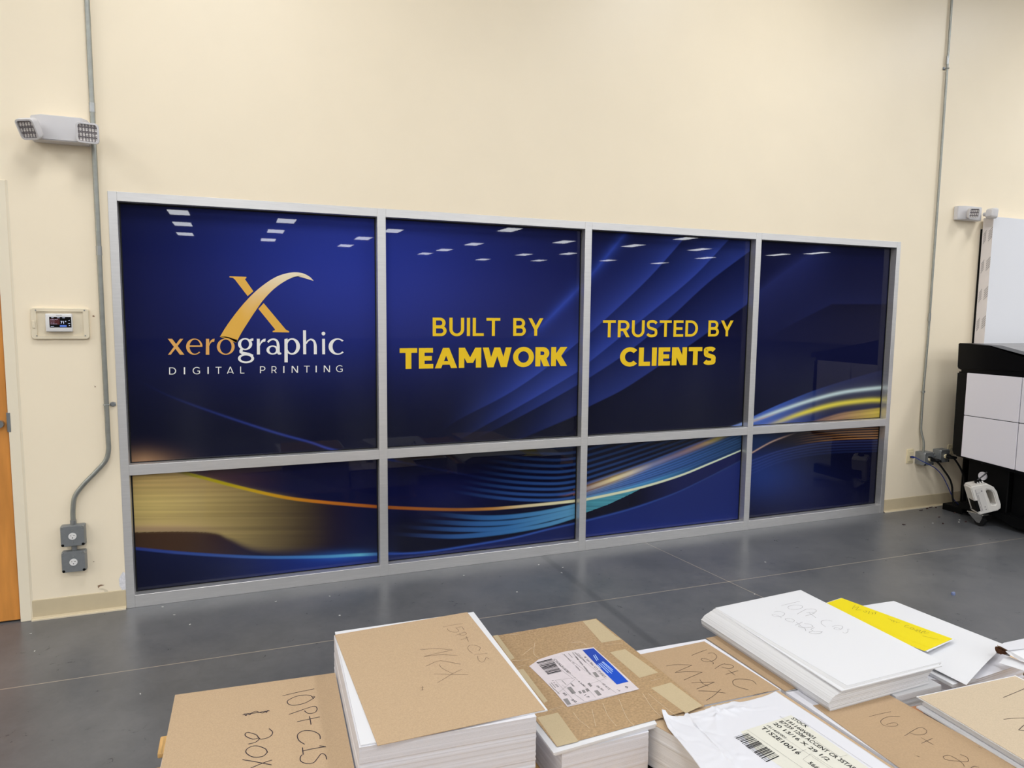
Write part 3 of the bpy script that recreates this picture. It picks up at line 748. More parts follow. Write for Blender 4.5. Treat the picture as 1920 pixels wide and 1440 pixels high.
for i in range(-3, 9):  # unseen near rows: the grid carried on, shifted to brighten the wall
    for j in range(6):
        troffer(-3.0+3.47*i, -1.75-3.05*j)
FAR_LIGHTS = [(-1.0, 19.65), (-1.1, 22.75), (-1.24, 26.2), (2.14, 20.3), (1.97, 23.6), (1.84, 27.05), (5.91, 21.5), (5.35, 24.6), (5.14, 28.1), (9.6, 19.3), (10.08, 24.8),
              (9.7, 28.05), (9.4, 30.5), (13.1, 22.2), (14.0, 28.7), (13.2, 32.7), (16.7, 18.8), (16.4, 22.25), (15.7, 27.1), (16.2, 31.9), (19.9, 22.4), (19.5, 30.0), (23.0, 26.1), (23.0, 30.3), (24.8, 22.9), (25.7, 21.4)]
for x, y in FAR_LIGHTS: troffer(x, -y)

# ================================================================== FITTINGS ON THE WALL
def rounded_outline(w, h, r, n=5):
    o = []
    for cx, cy, a in ((w/2-r, h/2-r, 0), (-w/2+r, h/2-r, 90), (-w/2+r, -h/2+r, 180), (w/2-r, -h/2+r, 270)):
        for k in range(n+1):
            q = math.radians(a+90*k/n); o.append((cx+r*math.cos(q), cy+r*math.sin(q)))
    return o
def plate_mb(w, h, r, y0, y1): return MB().prism([(u, v) for u, v in rounded_outline(w, h, r)], 1, y0, y1)

def em_head(root, c, yaw, pitch, size=0.088):
    """square lamp head: tapered shell, bezel and faceted lens; faces -y before turning"""
    M = Matrix.Translation(c) @ Matrix.Rotation(yaw, 4, 'Z') @ Matrix.Rotation(pitch, 4, 'X')
    sh = MB(); n = None
    rings = [(0.62, 0.034), (0.9, 0.022), (1.0, 0.002), (1.0, -0.012), (0.97, -0.016)]
    vs = []; fs = []
    for s, y in rings:
        o_ = rounded_outline(size*s, size*s, 0.018*s); n = len(o_); vs += [(u, y, v) for u, v in o_]
    for i in range(len(rings)-1):
        for k in range(n): fs.append((i*n+k, i*n+(k+1) % n, (i+1)*n+(k+1) % n, (i+1)*n+k))
    fs.append(tuple(range(n))); sh.add(vs, fs)
    o_ = rounded_outline(size*0.97, size*0.97, 0.017); i_ = rounded_outline(size*0.82, size*0.82, 0.012)
    sh.add([(u, -0.016, v) for u, v in o_]+[(u, -0.0165, v) for u, v in i_]+[(u, -0.009, v) for u, v in i_],
           [(k, (k+1) % n, n+(k+1) % n, n+k) for k in range(n)] + [(n+k, n+(k+1) % n, 2*n+(k+1) % n, 2*n+k) for k in range(n)])
    shell = obj('lamp_head', sh.moved(M), M_greyplast, root, smooth=True)
    le = MB(); q = 9; a = size*0.41; vs = []; fs = []
    for j in range(q*2+1):
        for i in range(q*2+1):
            d = 0.003 if (i % 2 and j % 2) else -0.001
            vs.append((-a+2*a*i/(q*2), -0.0105-d, -a+2*a*j/(q*2)))
    for j in range(q*2):
        for i in range(q*2):
            k = j*(q*2+1)+i; fs.append((k, k+1, k+q*2+2, k+q*2+1))
    le.add(vs, fs); obj('lens', le.moved(M), M_lens, shell)
    return M
def em_body(root, x0, x1, z0, z1, d):
    o_ = [(x0, 0), (x1, 0), (x1, -d*0.55), (x1-0.02, -d), (x0+0.05, -d), (x0, -d*0.55)]
    b = MB().prism(o_, 2, z0, z1)
    bm = bmesh.new(); vs = [bm.verts.new(p) for p in b.v]
    for f_ in b.f: bm.faces.new([vs[i] for i in f_])
    bmesh.ops.bevel(bm, geom=bm.edges[:], offset=0.004, segments=2, affect='EDGES'); bm.verts.index_update()
    m = MB().add([v.co[:] for v in bm.verts], [[v.index for v in g.verts] for g in bm.faces]); bm.free()
    obj('housing', m, M_greyplast, root, smooth=True)
em = thing('emergency_light', 'white twin-head emergency light high on the wall left of the window', 'emergency light', (-0.16, 0, 2.40), 'emergency lights')
em_body(em, -0.296, -0.0605, 2.338, 2.452, 0.085)
for c, yw, pt in (((-0.285, -0.118, 2.374), -0.5, 0.5), ((-0.052, -0.122, 2.376), 0.12, 0.12)):
    j = MB().cyl((c[0], -0.06, c[2]), (c[0], c[1]+0.03, c[2]), 0.016, 14); obj('swivel', j, M_greyplast, em, smooth=True)
    em_head(em, Vector(c), yw, pt, 0.094)
em2 = thing('emergency_light', 'small white emergency light above the printer by the white board', 'emergency light', (6.05, 0, 2.38), 'emergency lights')
em_body(em2, 5.905, 6.165, 2.332, 2.438, 0.06)
for c, yw, pt in (((5.985, -0.105, 2.376), -0.45, 0.2), ((6.185, -0.115, 2.385), 1.45, 0.1)):
    j = MB().cyl((c[0], -0.05, c[2]), (c[0], c[1]+0.03, c[2]), 0.015, 14); obj('swivel', j, M_greyplast, em2, smooth=True)
    em_head(em2, Vector(c), yw, pt, 0.082)

# thermostat inside its guard
th = thing('thermostat_guard', 'clear cream guard plate around the thermostat left of the window', 'guard', (-0.226, 0, 1.48))
gx0, gx1, gz0, gz1 = -0.349, -0.103, 1.406, 1.558
W_, H_ = gx1-gx0, gz1-gz0; gc = ((gx0+gx1)/2, (gz0+gz1)/2)
def gshift(mb): return mb.moved(Matrix.Translation((gc[0], 0, gc[1])))
o1 = rounded_outline(W_, H_, 0.014); o2 = rounded_outline(W_-0.05, H_-0.034, 0.004); n_ = len(o1)
rim = MB().add([(u, 0, v) for u, v in o1]+[(u, -0.012, v) for u, v in o1]+[(u*0.975, -0.017, v*0.96) for u, v in o1]+[(u, -0.017, v) for u, v in o2]+[(u, -0.010, v) for u, v in o2],
               [(r_*n_+k, r_*n_+(k+1) % n_, (r_+1)*n_+(k+1) % n_, (r_+1)*n_+k) for r_ in range(4) for k in range(n_)])
obj('guard_rim', gshift(rim), M_guard, th, smooth=True)
obj('back_plate', gshift(MB().box(-W_/2+0.02, W_/2-0.02, -0.010, 0, -H_/2+0.014, H_/2-0.014)), M_guard, th)
for px, py in ((66.5, 581.5), (158, 582), (69, 629.5), (160, 629.5)):
    p = wp(px, py, -0.018); obj('screw', MB().cyl((p[0], -0.0165, p[2]), (p[0], -0.0195, p[2]), 0.0028, 10), M_boxgrey, th)
obj('lock', gshift(MB().bbox(-0.116, -0.103, -0.021, -0.016, -0.022, 0.014, 0.002, 1)), M_guard, th)
ts = thing('thermostat', 'white thermostat with a lit screen reading 71 left of the window', 'thermostat', (-0.228, -0.01, 1.486))
obj('case', MB().bbox(-0.284, -0.172, -0.036, -0.0105, 1.443, 1.531, 0.006, 3), M_whiteplast, ts, smooth=True)
sc0 = [wp(92, 594, -0.037), wp(133, 594, -0.037), wp(134, 614, -0.037), wp(93, 614, -0.037)]
sx0, sx1, sz0, sz1 = sc0[0][0], sc0[1][0], sc0[3][2], sc0[0][2]
M_screen = mat('screen_black', (10, 10, 14), 0.15, 0.5)
scr = obj('screen', MB().box(sx0, sx1, -0.0365, -0.034, sz0, sz1), M_screen, ts)
def S(u, v): return (sx0+(sx1-sx0)*u, -0.0369, sz0+(sz1-sz0)*v)
def sq(u0, v0, u1, v1): return MB().poly([S(u0, v0), S(u1, v0), S(u1, v1), S(u0, v1)])
obj('screen_photo', sq(0.02, 0.28, 0.47, 0.82), mat('screen_red', (60, 20, 24), 0.3, 0.3, emit=(96, 48, 50), estr=0.35), scr)
obj('screen_button', sq(0.47, 0.05, 0.78, 0.22), mat('screen_blue', (60, 90, 170), 0.3, 0.3, emit=(96, 126, 200), estr=0.5), scr)
M_sw = mat('screen_white', (200, 206, 230), 0.3, 0.3, emit=(215, 222, 250), estr=0.8)
mb = MB(); a = S(0.5, 0.36)
V, Fc = font_mesh('71°'); s_ = (sx1-sx0)*0.27/V[:, 0].max()
mb.add([(a[0]+v[0]*s_, -0.0371, a[2]+v[1]*s_) for v in V], Fc)
for u0, u1, v0 in ((0.05, 0.38, 0.72), (0.05, 0.26, 0.6), (0.05, 0.24, 0.42), (0.05, 0.36, 0.32), (0.05, 0.2, 0.1), (0.1, 0.2, 0.9), (0.36, 0.48, 0.9), (0.6, 0.72, 0.9), (0.88, 0.93, 0.66), (0.86, 0.95, 0.36), (0.88, 0.94, 0.16)):
    mb.merge(sq(u0, v0, u1, v0+0.028))
obj('screen_text', mb, M_sw, scr)
mb = MB()
for u in (0.33, 0.37, 0.41, 0.46, 0.51, 0.55): mb.poly([S(u, 1.1), S(u+0.02, 1.1), S(u+0.02, 1.19), S(u, 1.19)])
obj('maker_mark', mb, M_greyi, ts)

# conduits
def cpath(pts, y=-0.018): return [tuple(wp(px, py, y)) for px, py in pts]
cl = thing('conduit', 'grey steel conduit running down left of the window with an offset bend', 'conduit', (-0.045, 0, 0.5), 'wall conduits')
cx = -0.045
P = [(cx, -0.018, ZC), (cx, -0.018, 1.6), (cx, -0.018, 0.90)]
bend = [tuple(p) for p in spline([(cx, -0.018, 0.90), (cx-0.002, -0.018, 0.83), (cx-0.022, -0.018, 0.775), (cx-0.066, -0.018, 0.712), (cx-0.122, -0.018, 0.648), (cx-0.155, -0.018, 0.60), (-0.2145, -0.018, 0.552), (-0.2155, -0.018, 0.482)], 6)]
# keep the bend smooth: last leg straight down into the box
bend = [tuple(p) for p in spline([(cx, -0.018, 0.90), (cx-0.001, -0.018, 0.845), (cx-0.016, -0.018, 0.792), (cx-0.062, -0.018, 0.737), (cx-0.118, -0.018, 0.677), (cx-0.158, -0.018, 0.618), (-0.2145, -0.018, 0.545), (-0.2155, -0.018, 0.482)], 6)]
obj('tube', MB().tube(P[:2]+bend, 0.0115, 14), M_galv, cl, smooth=True)
for z in (2.52, 1.84, 3.3):
    obj('coupling', MB().cyl((cx, -0.018, z-0.022), (cx, -0.018, z+0.022), 0.0132, 14), M_galvd, cl, smooth=True)
def strap(root, x, z, side, r):
    mb = MB().tube([(x-r*1.25*side, -0.001, z)]+[(x+r*1.25*math.cos(a)*-side, -0.018-r*1.2*math.sin(a), z) for a in np.linspace(0.1, PI-0.1, 9)]+[(x+r*1.3*side, -0.002, z), (x+r*2.6*side, -0.002, z)], 0.0022, 8)
    mb.bbox(x+r*1.2*side if side > 0 else x+r*3.4*side, x+r*3.4*side if side > 0 else x+r*1.2*side, -0.004, 0, z-0.009, z+0.009, 0.001, 1)
    s = obj('strap', mb, M_galvd, root, smooth=True)
    c = x+r*2.3*side
    obj('screw', MB().cyl((c, -0.004, z), (c, -0.009, z), 0.0125, 18, 0.009), M_boxgrey, s, smooth=True)
strap(cl, cx, 1.077, 1, 0.0115)
obj('connector', MB().cyl((-0.2155, -0.018, 0.478), (-0.2155, -0.018, 0.50), 0.0145, 14), M_galvd, cl, smooth=True)

cr = thing('conduit', 'thin steel conduit running down the wall right of the window', 'conduit', (5.70, 0, 0.5), 'wall conduits')
zr = [(5.702, -0.014, ZC), (5.704, -0.014, 2.6), (5.70, -0.014, 1.4)] + [tuple(p) for p in spline([(5.688, -0.014, 0.98), (5.688, -0.016, 0.72), (5.691, -0.02, 0.64), (5.703, -0.032, 0.575), (5.706, -0.038, 0.53), (5.706, -0.038, 0.478)], 6)]
obj('tube', MB().tube(zr, 0.0088, 12), M_galv, cr, smooth=True)
for z in (3.52, 1.56):
    obj('coupling', MB().cyl((5.701, -0.014, z-0.03), (5.701, -0.014, z+0.03), 0.0108, 12), M_galvd, cr, smooth=True)
strap(cr, 5.688, 0.962, 1, 0.0088); strap(cr, 5.703, 3.46, -1, 0.0088)

def handy_box(root, x, z, depth, s=0.106, twist=False):
    """four-inch steel box with raised cover and a round receptacle"""
    b = MB().bbox(x-s/2, x+s/2, -depth, 0, z-s/2, z+s/2, 0.006, 2)
    obj('box_body', b, M_boxgrey, root, smooth=True)
    o_ = rounded_outline(s*1.0, s*1.0, 0.012); o2_ = rounded_outline(s*0.93, s*0.93, 0.014); n = len(o_)
    cv = MB().add([(x+u, -depth, z+v) for u, v in o_]+[(x+u, -depth-0.004, z+v) for u, v in o_]+[(x+u, -depth-0.011, z+v) for u, v in o2_],
                  [(r_*n+k, r_*n+(k+1) % n, (r_+1)*n+(k+1) % n, (r_+1)*n+k) for r_ in range(2) for k in range(n)]+[tuple(range(2*n, 3*n))])
    c = obj('cover', cv, M_boxgrey, root, smooth=True)
    for sx in (-1, 1):
        for sz in (-1, 1):
            q = s*0.415
            obj('screw', MB().cyl((x+sx*q, -depth-0.009, z+sz*q), (x+sx*q, -depth-0.0125, z+sz*q), 0.0075, 12, 0.006), M_galvd if sz > 0 else M_blackm, c)
    yf = -depth-0.011
    r = obj('receptacle', MB().cyl((x, yf+0.002, z), (x, yf-0.003, z), 0.0175, 24), M_whiteplast, root, smooth=True)
    sl = MB(); yq = yf-0.0034
    sl.box(x-0.0075, x-0.0055, yq, yq+0.001, z+0.001, z+0.007).box(x+0.0035, x+0.0105, yq, yq+0.001, z+0.003, z+0.0052)
    sl.cyl((x, yq, z-0.008), (x, yq+0.001, z-0.008), 0.0026, 10)
    obj('slots', sl, M_black, r)
    mbx = MB()
    for dz in (0.03, -0.03): mbx.cyl((x, yf+0.001, z+dz), (x, yf-0.0018, z+dz), 0.0028, 10)
    obj('cover_screws', mbx, M_galvd, c)
    return yf
b1 = thing('outlet_box', 'upper grey steel outlet box at the foot of the left conduit', 'outlet box', (-0.2165, 0, 0.425), 'grey outlet boxes')
handy_box(b1, -0.2165, 0.4255, 0.036)
obj('nipple', MB().cyl((-0.217, -0.018, 0.373), (-0.217, -0.018, 0.346), 0.0125, 14), M_boxgrey, b1, smooth=True)
b2 = thing('outlet_box', 'lower grey steel outlet box just above the left baseboard', 'outlet box', (-0.218, 0, 0.292), 'grey outlet boxes')
handy_box(b2, -0.218, 0.2925, 0.036)
b3 = thing('outlet_box', 'grey steel outlet box with a black plug at the foot of the right conduit', 'outlet box', (5.716, 0, 0.43), 'grey outlet boxes')
handy_box(b3, 5.716, 0.428, 0.078)
obj('nipple', MB().cyl((5.769, -0.04, 0.43), (5.868, -0.02, 0.43), 0.009, 12), M_boxgrey, b3, smooth=True)
b4 = thing('outlet_box', 'grey steel outlet box with a black plug nearest the printer', 'outlet box', (5.92, 0, 0.43), 'grey outlet boxes')
handy_box(b4, 5.915, 0.436, 0.062)
wpz = thing('data_plate', 'cream wall plate with a blue network plug beside the right conduit', 'wall plate', (5.60, 0, 0.44))
obj('plate', MB().bbox(5.568, 5.640, -0.008, 0, 0.385, 0.50, 0.003, 2), M_creamplast, wpz, smooth=True)
obj('jack', MB().bbox(5.583, 5.627, -0.012, -0.007, 0.402, 0.482, 0.002, 1), M_creamplast, wpz)
obj('port', MB().box(5.597, 5.613, -0.0125, -0.0115, 0.432, 0.444), M_black, wpz)
ro = thing('wall_outlet', 'cream duplex outlet half hidden behind the printer corner', 'outlet', (6.05, 0, 0.44))
obj('plate', MB().bbox(6.035, 6.105, -0.006, 0, 0.395, 0.51, 0.002, 1), M_creamplast, ro)
for z in (0.43, 0.475):
    obj('receptacle', MB().cyl((6.07, -0.005, z), (6.07, -0.009, z), 0.017, 16), M_creamplast, ro)
    obj('slots', MB().box(6.062, 6.065, -0.0095, -0.0085, z-0.004, z+0.004).box(6.075, 6.078, -0.0095, -0.0085, z-0.004, z+0.004), M_black, ro)

# cords
def cord(name, label, pts, r, m, cat='cord', group=None):
    P = []
    for px, py, q in pts:
        P.append(tuple(wp(px, py, q)) if q < 0 else tuple(hp(px, py, q)))
    path = [tuple(p) for p in spline(P, 8)]
    t = thing(name, label, cat, path[-1], group)
    obj('cable', MB().tube(path, r, 10), m, t, smooth=True)
    return t, path
c1, pth = cord('power_cord', 'black power cord drooping from the outlet box under the right conduit', [(1741, 857, -0.115), (1748, 859, -0.128), (1760, 869, -0.14), (1770, 882, -0.15), (1780, 897, -0.16), (1785, 912, -0.165), (1786, 932, -0.17), (1789.5, 947, -0.18), (1797, 959, 0.009), (1809, 964, 0.008), (1822, 966, 0.008), (1850, 978, 0.008)], 0.0075, M_cord, group='black power cords')
def plug(t, x, z, depth):
    yf = -depth-0.014
    obj('plug_collar', MB().cyl((x, yf, z), (x, yf-0.012, z), 0.019, 16), M_creamplast, t, smooth=True)
    obj('plug', MB().tube([(x, yf-0.012, z), (x+0.004, yf-0.03, z), (x+0.02, yf-0.05, z-0.002), (x+0.05, yf-0.055, z-0.006)], [0.015, 0.015, 0.013, 0.009], 12), M_rubber, t, smooth=True)
plug(c1, 5.716, 0.428, 0.078)
c2, pth = cord('power_cord', 'black power cord hanging from the outlet box nearest the printer', [(1776, 851, -0.10), (1781, 854, -0.115), (1789, 860, -0.13), (1797.5, 872, -0.14), (1805, 887, -0.15), (1808, 900, -0.15), (1806.5, 915, -0.15), (1806, 930, -0.15), (1807, 944, -0.15), (1812, 952, 0.008)], 0.0075, M_cord, group='black power cords')
plug(c2, 5.915, 0.436, 0.062)
c3, pth = cord('network_cable', 'thin blue network cable drooping from the cream wall plate', [(1707, 856, -0.014), (1712.5, 856, -0.06), (1727.5, 864, -0.115), (1742, 871, -0.14), (1755, 879, -0.15), (1766, 891, -0.16), (1775, 907.5, -0.165), (1784, 927.5, -0.165), (1792, 941, -0.165), (1804, 950, -0.16), (1812, 955, 0.006)], 0.0032, M_bluecord, 'cable')
obj('plug', MB().bbox(5.598, 5.612, -0.04, -0.013, 0.432, 0.444, 0.002, 1), M_bluecord, c3)

# ================================================================== PRINTER, JUG, BOARDS
X0 = 5.80
pr = thing('wide_format_printer', 'large black wide-format printer with white end panels by the right wall', 'printer', (7.0, -0.65, 0))
PY0, PY1, PX1 = -1.16, -0.2, 8.35
def ex(px, py): return on_plane(px, py, 0, X0)
def xprism(outline, x0, x1): return MB().prism(outline, 0, x0, x1)
def bev(mb, r, seg=2):
    bm = bmesh.new(); vs = [bm.verts.new(p) for p in mb.v]
    for f_ in mb.f: bm.faces.new([vs[i] for i in f_])
    bmesh.ops.recalc_face_normals(bm, faces=bm.faces[:])
    bmesh.ops.bevel(bm, geom=bm.edges[:], offset=r, segments=seg, affect='EDGES'); bm.verts.index_update()
    m = MB().add([v.co[:] for v in bm.verts], [[v.index for v in g.verts] for g in bm.faces]); bm.free(); return m
obj('body', bev(xprism([(PY1, 1.142), (PY1-0.005, 0.50), (PY1-0.03, 0.478), (PY0+0.03, 0.40), (PY0, 0.43), (PY0, 1.142)], X0, PX1), 0.012), M_black, pr, smooth=True)
e1, e2, e3 = ex(1798, 643), ex(1857, 648), ex(1925, 668)
top = [(PY1, e1[2]), (e2[1], e2[2]), (e3[1]-0.02, e3[2]), (PY0-0.02, e3[2]-0.13), (PY0-0.02, 1.20), (PY1-0.02, 1.158), (PY1-0.005, 1.172)]
obj('end_cover', bev(xprism(top, X0-0.006, X0+0.13), 0.006), M_black, pr, smooth=True)
lid = [(PY1-0.01, e1[2]-0.004), (e2[1], e2[2]-0.004), (e3[1]-0.02, e3[2]-0.004), (PY0, e3[2]-0.13), (PY0, 1.15), (PY1-0.01, 1.15)]
obj('top_lid', xprism(lid, X0+0.131, PX1), M_greytop, pr)
obj('neck', MB().box(X0+0.01, PX1, PY0+0.02, PY1-0.03, 1.135, 1.175), M_black, pr)
wpan = [(-0.291, -0.697, 0.492, 0.806), (-0.291, -0.697, 0.811, 1.137), (-0.702, -1.10, 0.46, 0.806), (-0.702, -1.10, 0.811, 1.137)]
for a, b, z0, z1 in wpan:
    ya, yb = b, a
    bot = lambda y: 0.488 + (y+0.291)*0.055
    if z0 < 0.6: o_ = [(ya, bot(ya)), (yb, bot(yb)), (yb, z1), (ya, z1)]
    else: o_ = [(ya, z0), (yb, z0), (yb, z1), (ya, z1)]
    obj('end_panel', bev(xprism(o_, X0-0.009, X0+0.004), 0.0025), M_panel, pr, label='white square end panel')
leg = obj('stand_leg', MB().bbox(X0+0.06, X0+0.16, -0.62, -0.31, 0.07, 0.49, 0.006, 1), M_blackm, pr)
obj('leg_cap', MB().cyl((X0+0.061, -0.43, 0.355), (X0+0.05, -0.43, 0.355), 0.032, 24), M_panel, leg, smooth=True)
obj('stand_panel', MB().bbox(X0+0.1, PX1-0.1, -0.98, -0.625, 0.07, 0.46, 0.006, 1), M_blackm, pr)
obj('stand_foot', bev(xprism([(-0.27, 0.118), (-0.27, 0.065), (-0.45, 0.075), (-0.56, 0.075), (-0.7, 0.03), (-1.12, 0.03), (-1.12, 0.118)], X0+0.03, X0+0.115), 0.006), M_blackm, pr)
obj('crossbar', MB().bbox(X0+0.115, PX1-0.1, -0.75, -0.66, 0.03, 0.10, 0.005, 1), M_blackm, pr)
obj('rear_panel', MB().box(X0+0.262, PX1, -0.132, -0.124, 0.053, 0.5), M_blackm, pr)
obj('foot_block', MB().bbox(X0+0.10, X0+0.35, -0.26, -0.09, 0.0, 0.052, 0.004, 1), M_blackm, pr)
ca = obj('caster_wheel', MB().cyl((5.735, -0.51, 0.039), (5.765, -0.51, 0.039), 0.038, 28), M_rubber, pr, smooth=True)
fk = MB().prism([(-0.535, 0.085), (-0.44, 0.092), (-0.43, 0.082), (-0.50, 0.026), (-0.522, 0.026), (-0.535, 0.06)], 0, 5.724, 5.732)
fk.bbox(5.722, 5.79, -0.545, -0.42, 0.085, 0.094, 0.002, 1)
obj('caster_fork', fk, M_chrome, pr)
obj('caster_stem', MB().cyl((5.757, -0.48, 0.093), (5.757, -0.48, 0.118), 0.012, 14).bbox(5.74, 5.84, -0.53, -0.43, 0.112, 0.122, 0.002, 1), M_galvd, pr, smooth=True)
for k in range(3):
    obj('side_vent', MB().bbox(X0+0.09, X0+0.099, -0.735-0.026*k, -0.72-0.026*k, 0.40, 0.448, 0.002, 1), M_panel, pr)

# waste jug hanging at the printer's end, tilted
def jug():
    root = thing('waste_jug', 'white plastic jug with a handle hung tilted under the printer end', 'jug', (5.70, -0.47, 0.06))
    o = wp(1842, 930, -0.50)
    view = Vector((CAM[0]-o[0], CAM[1]-o[1], 0)).normalized()
    ang = math.atan2(view.y, view.x)+PI/2
    M = Matrix.Translation(Vector(o)) @ Matrix.Rotation(ang+0.42, 4, 'Z') @ Matrix.Rotation(math.radians(-19), 4, 'Y')
    # local: x right, z up, front face at -y
    W, H, D = 0.165, 0.225, 0.125
    def ro(w, h, r, cx=0, cz=0): return [(u+cx, v+cz) for u, v in rounded_outline(w, h, r, 4)]
    outer = [(-W/2, -H/2+0.01), (-W/2+0.012, -H/2), (W/2-0.03, -H/2), (W/2-0.008, -H/2+0.012), (W/2, -H/2+0.04), (W/2, H/2-0.085), (W/2-0.012, H/2-0.045), (W/2-0.05, H/2-0.008), (-W/2+0.02, H/2), (-W/2+0.004, H/2-0.006), (-W/2, H/2-0.02)]
    hole = [(0.018, -H/2+0.055), (0.044, -H/2+0.045), (0.055, -H/2+0.055), (0.055, H/2-0.085), (0.046, H/2-0.066), (0.02, H/2-0.05), (0.012, H/2-0.056)]
    bm = bmesh.new()
    def loop(pts, y): return [bm.verts.new((u, y, v)) for u, v in pts]
    fo, fh = loop(outer, -D/2), loop(hole, -D/2); bo, bh = loop(outer, D/2), loop(hole, D/2)
    for a, b in ((fo, bo), (fh, bh)):
        for i in range(len(a)): bm.faces.new((a[i], a[(i+1) % len(a)], b[(i+1) % len(a)], b[i]))
    for a, b in ((fo, fh), (bo, bh)):
        eds = []
        for l in (a, b):
            for i in range(len(l)):
                e = bm.edges.get((l[i], l[(i+1) % len(l)])); eds.append(e)
        bmesh.ops.triangle_fill(bm, use_beauty=True, use_dissolve=False, edges=eds)
    bmesh.ops.recalc_face_normals(bm, faces=bm.faces[:])
    sharp = [e for e in bm.edges if len(e.link_faces) == 2 and e.calc_face_angle(0) > 0.9]
    bmesh.ops.bevel(bm, geom=sharp, offset=0.007, segments=3, affect='EDGES'); bm.verts.index_update()
    m = MB().add([v.co[:] for v in bm.verts], [[v.index for v in g.verts] for g in bm.faces]); bm.free()
    obj('jug_body', m.moved(M), M_jug, root, smooth=True)
    lb = obj('jug_label', MB().box(-0.062, -0.008, -D/2-0.0012, -D/2-0.0004, -0.095, 0.085).moved(M), mat('jug_label_paper', (214, 210, 206), 0.5, 0.3), root)
    mk = MB()
    for x0, x1, z0, z1 in ((-0.058, -0.055, -0.09, 0.08), (-0.05, -0.047, -0.085, 0.04), (-0.022, -0.014, 0.056, 0.066), (-0.03, -0.022, -0.065, -0.058), (-0.028, -0.02, -0.085, -0.078), (-0.058, -0.03, 0.05, 0.052)):
        mk.box(x0, x1, -D/2-0.0018, -D/2-0.0012, z0, z1)
    obj('label_print', mk.moved(M), M_greyi, lb)
    obj('strap', MB().bbox(-W/2-0.004, -W/2+0.0, -0.06, 0.02, -0.085, 0.0, 0.001, 1).bbox(-W/2-0.004, -W/2+0.02, -D/2-0.002, -0.055, -0.085, 0.0, 0.001, 1).moved(M), M_blackm, root, label='black strap around the jug')
    cp = MB().cyl((0.0, 0, H/2-0.006), (0.0, 0, H/2+0.016), 0.024, 18)
    obj('cap', cp.moved(M), M_black, root, smooth=True)
    lg = MB()
    for dx in (-0.014, 0.002, 0.018): lg.bbox(dx-0.004, dx+0.004, -0.031, -0.023, H/2-0.006, H/2+0.008, 0.001, 1)
    obj('cap_clips', lg.moved(M), M_whiteplast, root)
    p0 = M @ Vector((0, 0, H/2+0.014))
    return root, p0
jr, jp = jug()
pts = [tuple(jp)] + [tuple(wp(px, py, q)) for px, py, q in ((1847, 889, -0.46), (1853, 883, -0.45), (1860, 880, -0.44), (1855, 878, -0.43), (1845, 873, -0.42), (1841, 866, -0.41), (1841, 860, -0.40))]
obj('drain_tube', MB().tube([tuple(p) for p in spline(pts, 6)], 0.0055, 10), mat('grey_tube', (96, 96, 98), 0.4, 0.4), pr, smooth=True)

# foam boards leaning in their printed wrapping
bd = thing('foam_board_pack', 'pack of large white boards standing against the wall behind the printer', 'board', (7.4, -0.06, 0.0))
BX0, BX1, BZ = 6.232, 8.67, 2.365
obj('board_face', MB().box(BX0+0.0, BX1, -0.1, -0.092, 0.0, BZ), M_foam, bd)
obj('board_edge', MB().box(BX0+0.0, BX1, -0.0915, -0.018, 0.0, BZ-0.004), M_foam, bd)
obj('wrapping_side', MB().box(BX0-0.0025, BX0-0.0005, -0.1005, -0.018, 0.0, BZ-0.006), mat('wrapping_film', (232, 226, 226), 0.25, 0.5), bd, label='glossy printed wrapping on the pack edge')
mk = MB(); xk = BX0-0.0032
for k in range(9):
    zc = 2.24-0.235*k
    for j in range(5):
        for (ya, yb, dz) in ((-0.099, -0.068, 0.0), (-0.05, -0.028, -0.02)):
            z0 = zc-0.018*j+dz; sl_ = 0.035*(1 if True else 0)
            for i in range(5):
                y0_ = ya+(yb-ya)*(i/5); y1_ = y0_+(yb-ya)*0.12
                mk.poly([(xk, y0_, z0+sl_*(1-i/5)), (xk, y1_, z0+sl_*(1-i/5)-0.003), (xk, y1_, z0+sl_*(1-i/5)+0.008), (xk, y0_, z0+sl_*(1-i/5)+0.010)])
obj('wrapping_print', mk, M_greyi, bd)
bk = obj('black_backing_board', MB().box(BX0-0.004, BX1, -0.016, -0.002, 0.0, BZ-0.09), M_blackm)
tag(bk, 'black board standing flat against the wall behind the white boards', 'board')

# ================================================================== PALLETS AND PAPER
def pallet(x0, x1, yb, yf, label):
    t = thing('pallet', label, 'pallet', ((x0+x1)/2, (yb+yf)/2, 0), 'wooden pallets under the paper')
    n = 9; w = 0.1; L = yb-yf
    for k in range(3):
        x = x0+0.02+(x1-x0-0.078)*k/2
        obj('stringer', MB().bbox(x, x+0.038, yf+0.01, yb-0.01, 0.018, 0.112, 0.003, 1), M_pallet, t)
    for k in range(n):
        y = yb-w-(L-w)*k/(n-1)
        obj('deck_board', MB().bbox(x0, x1, y, y+w, 0.1122, 0.130, 0.003, 1), M_pallet, t)
    for k in range(3):
        y = yb-w-(L-w)*k/2
        obj('bottom_board', MB().bbox(x0, x1, y, y+w, 0.0, 0.0178, 0.003, 1), M_pallet, t)
    return t
ZP = 0.131
pallet(0.302, 1.40, -1.515, -3.0, 'wooden pallet whose corner shows left of the lowest kraft cover')
pallet(1.415, 1.945, -1.54, -3.05, 'wooden pallet under the taped and labelled kraft sheet')
pallet(1.965, 3.62, -1.83, -3.10, 'wooden pallet under the loose white sheets')

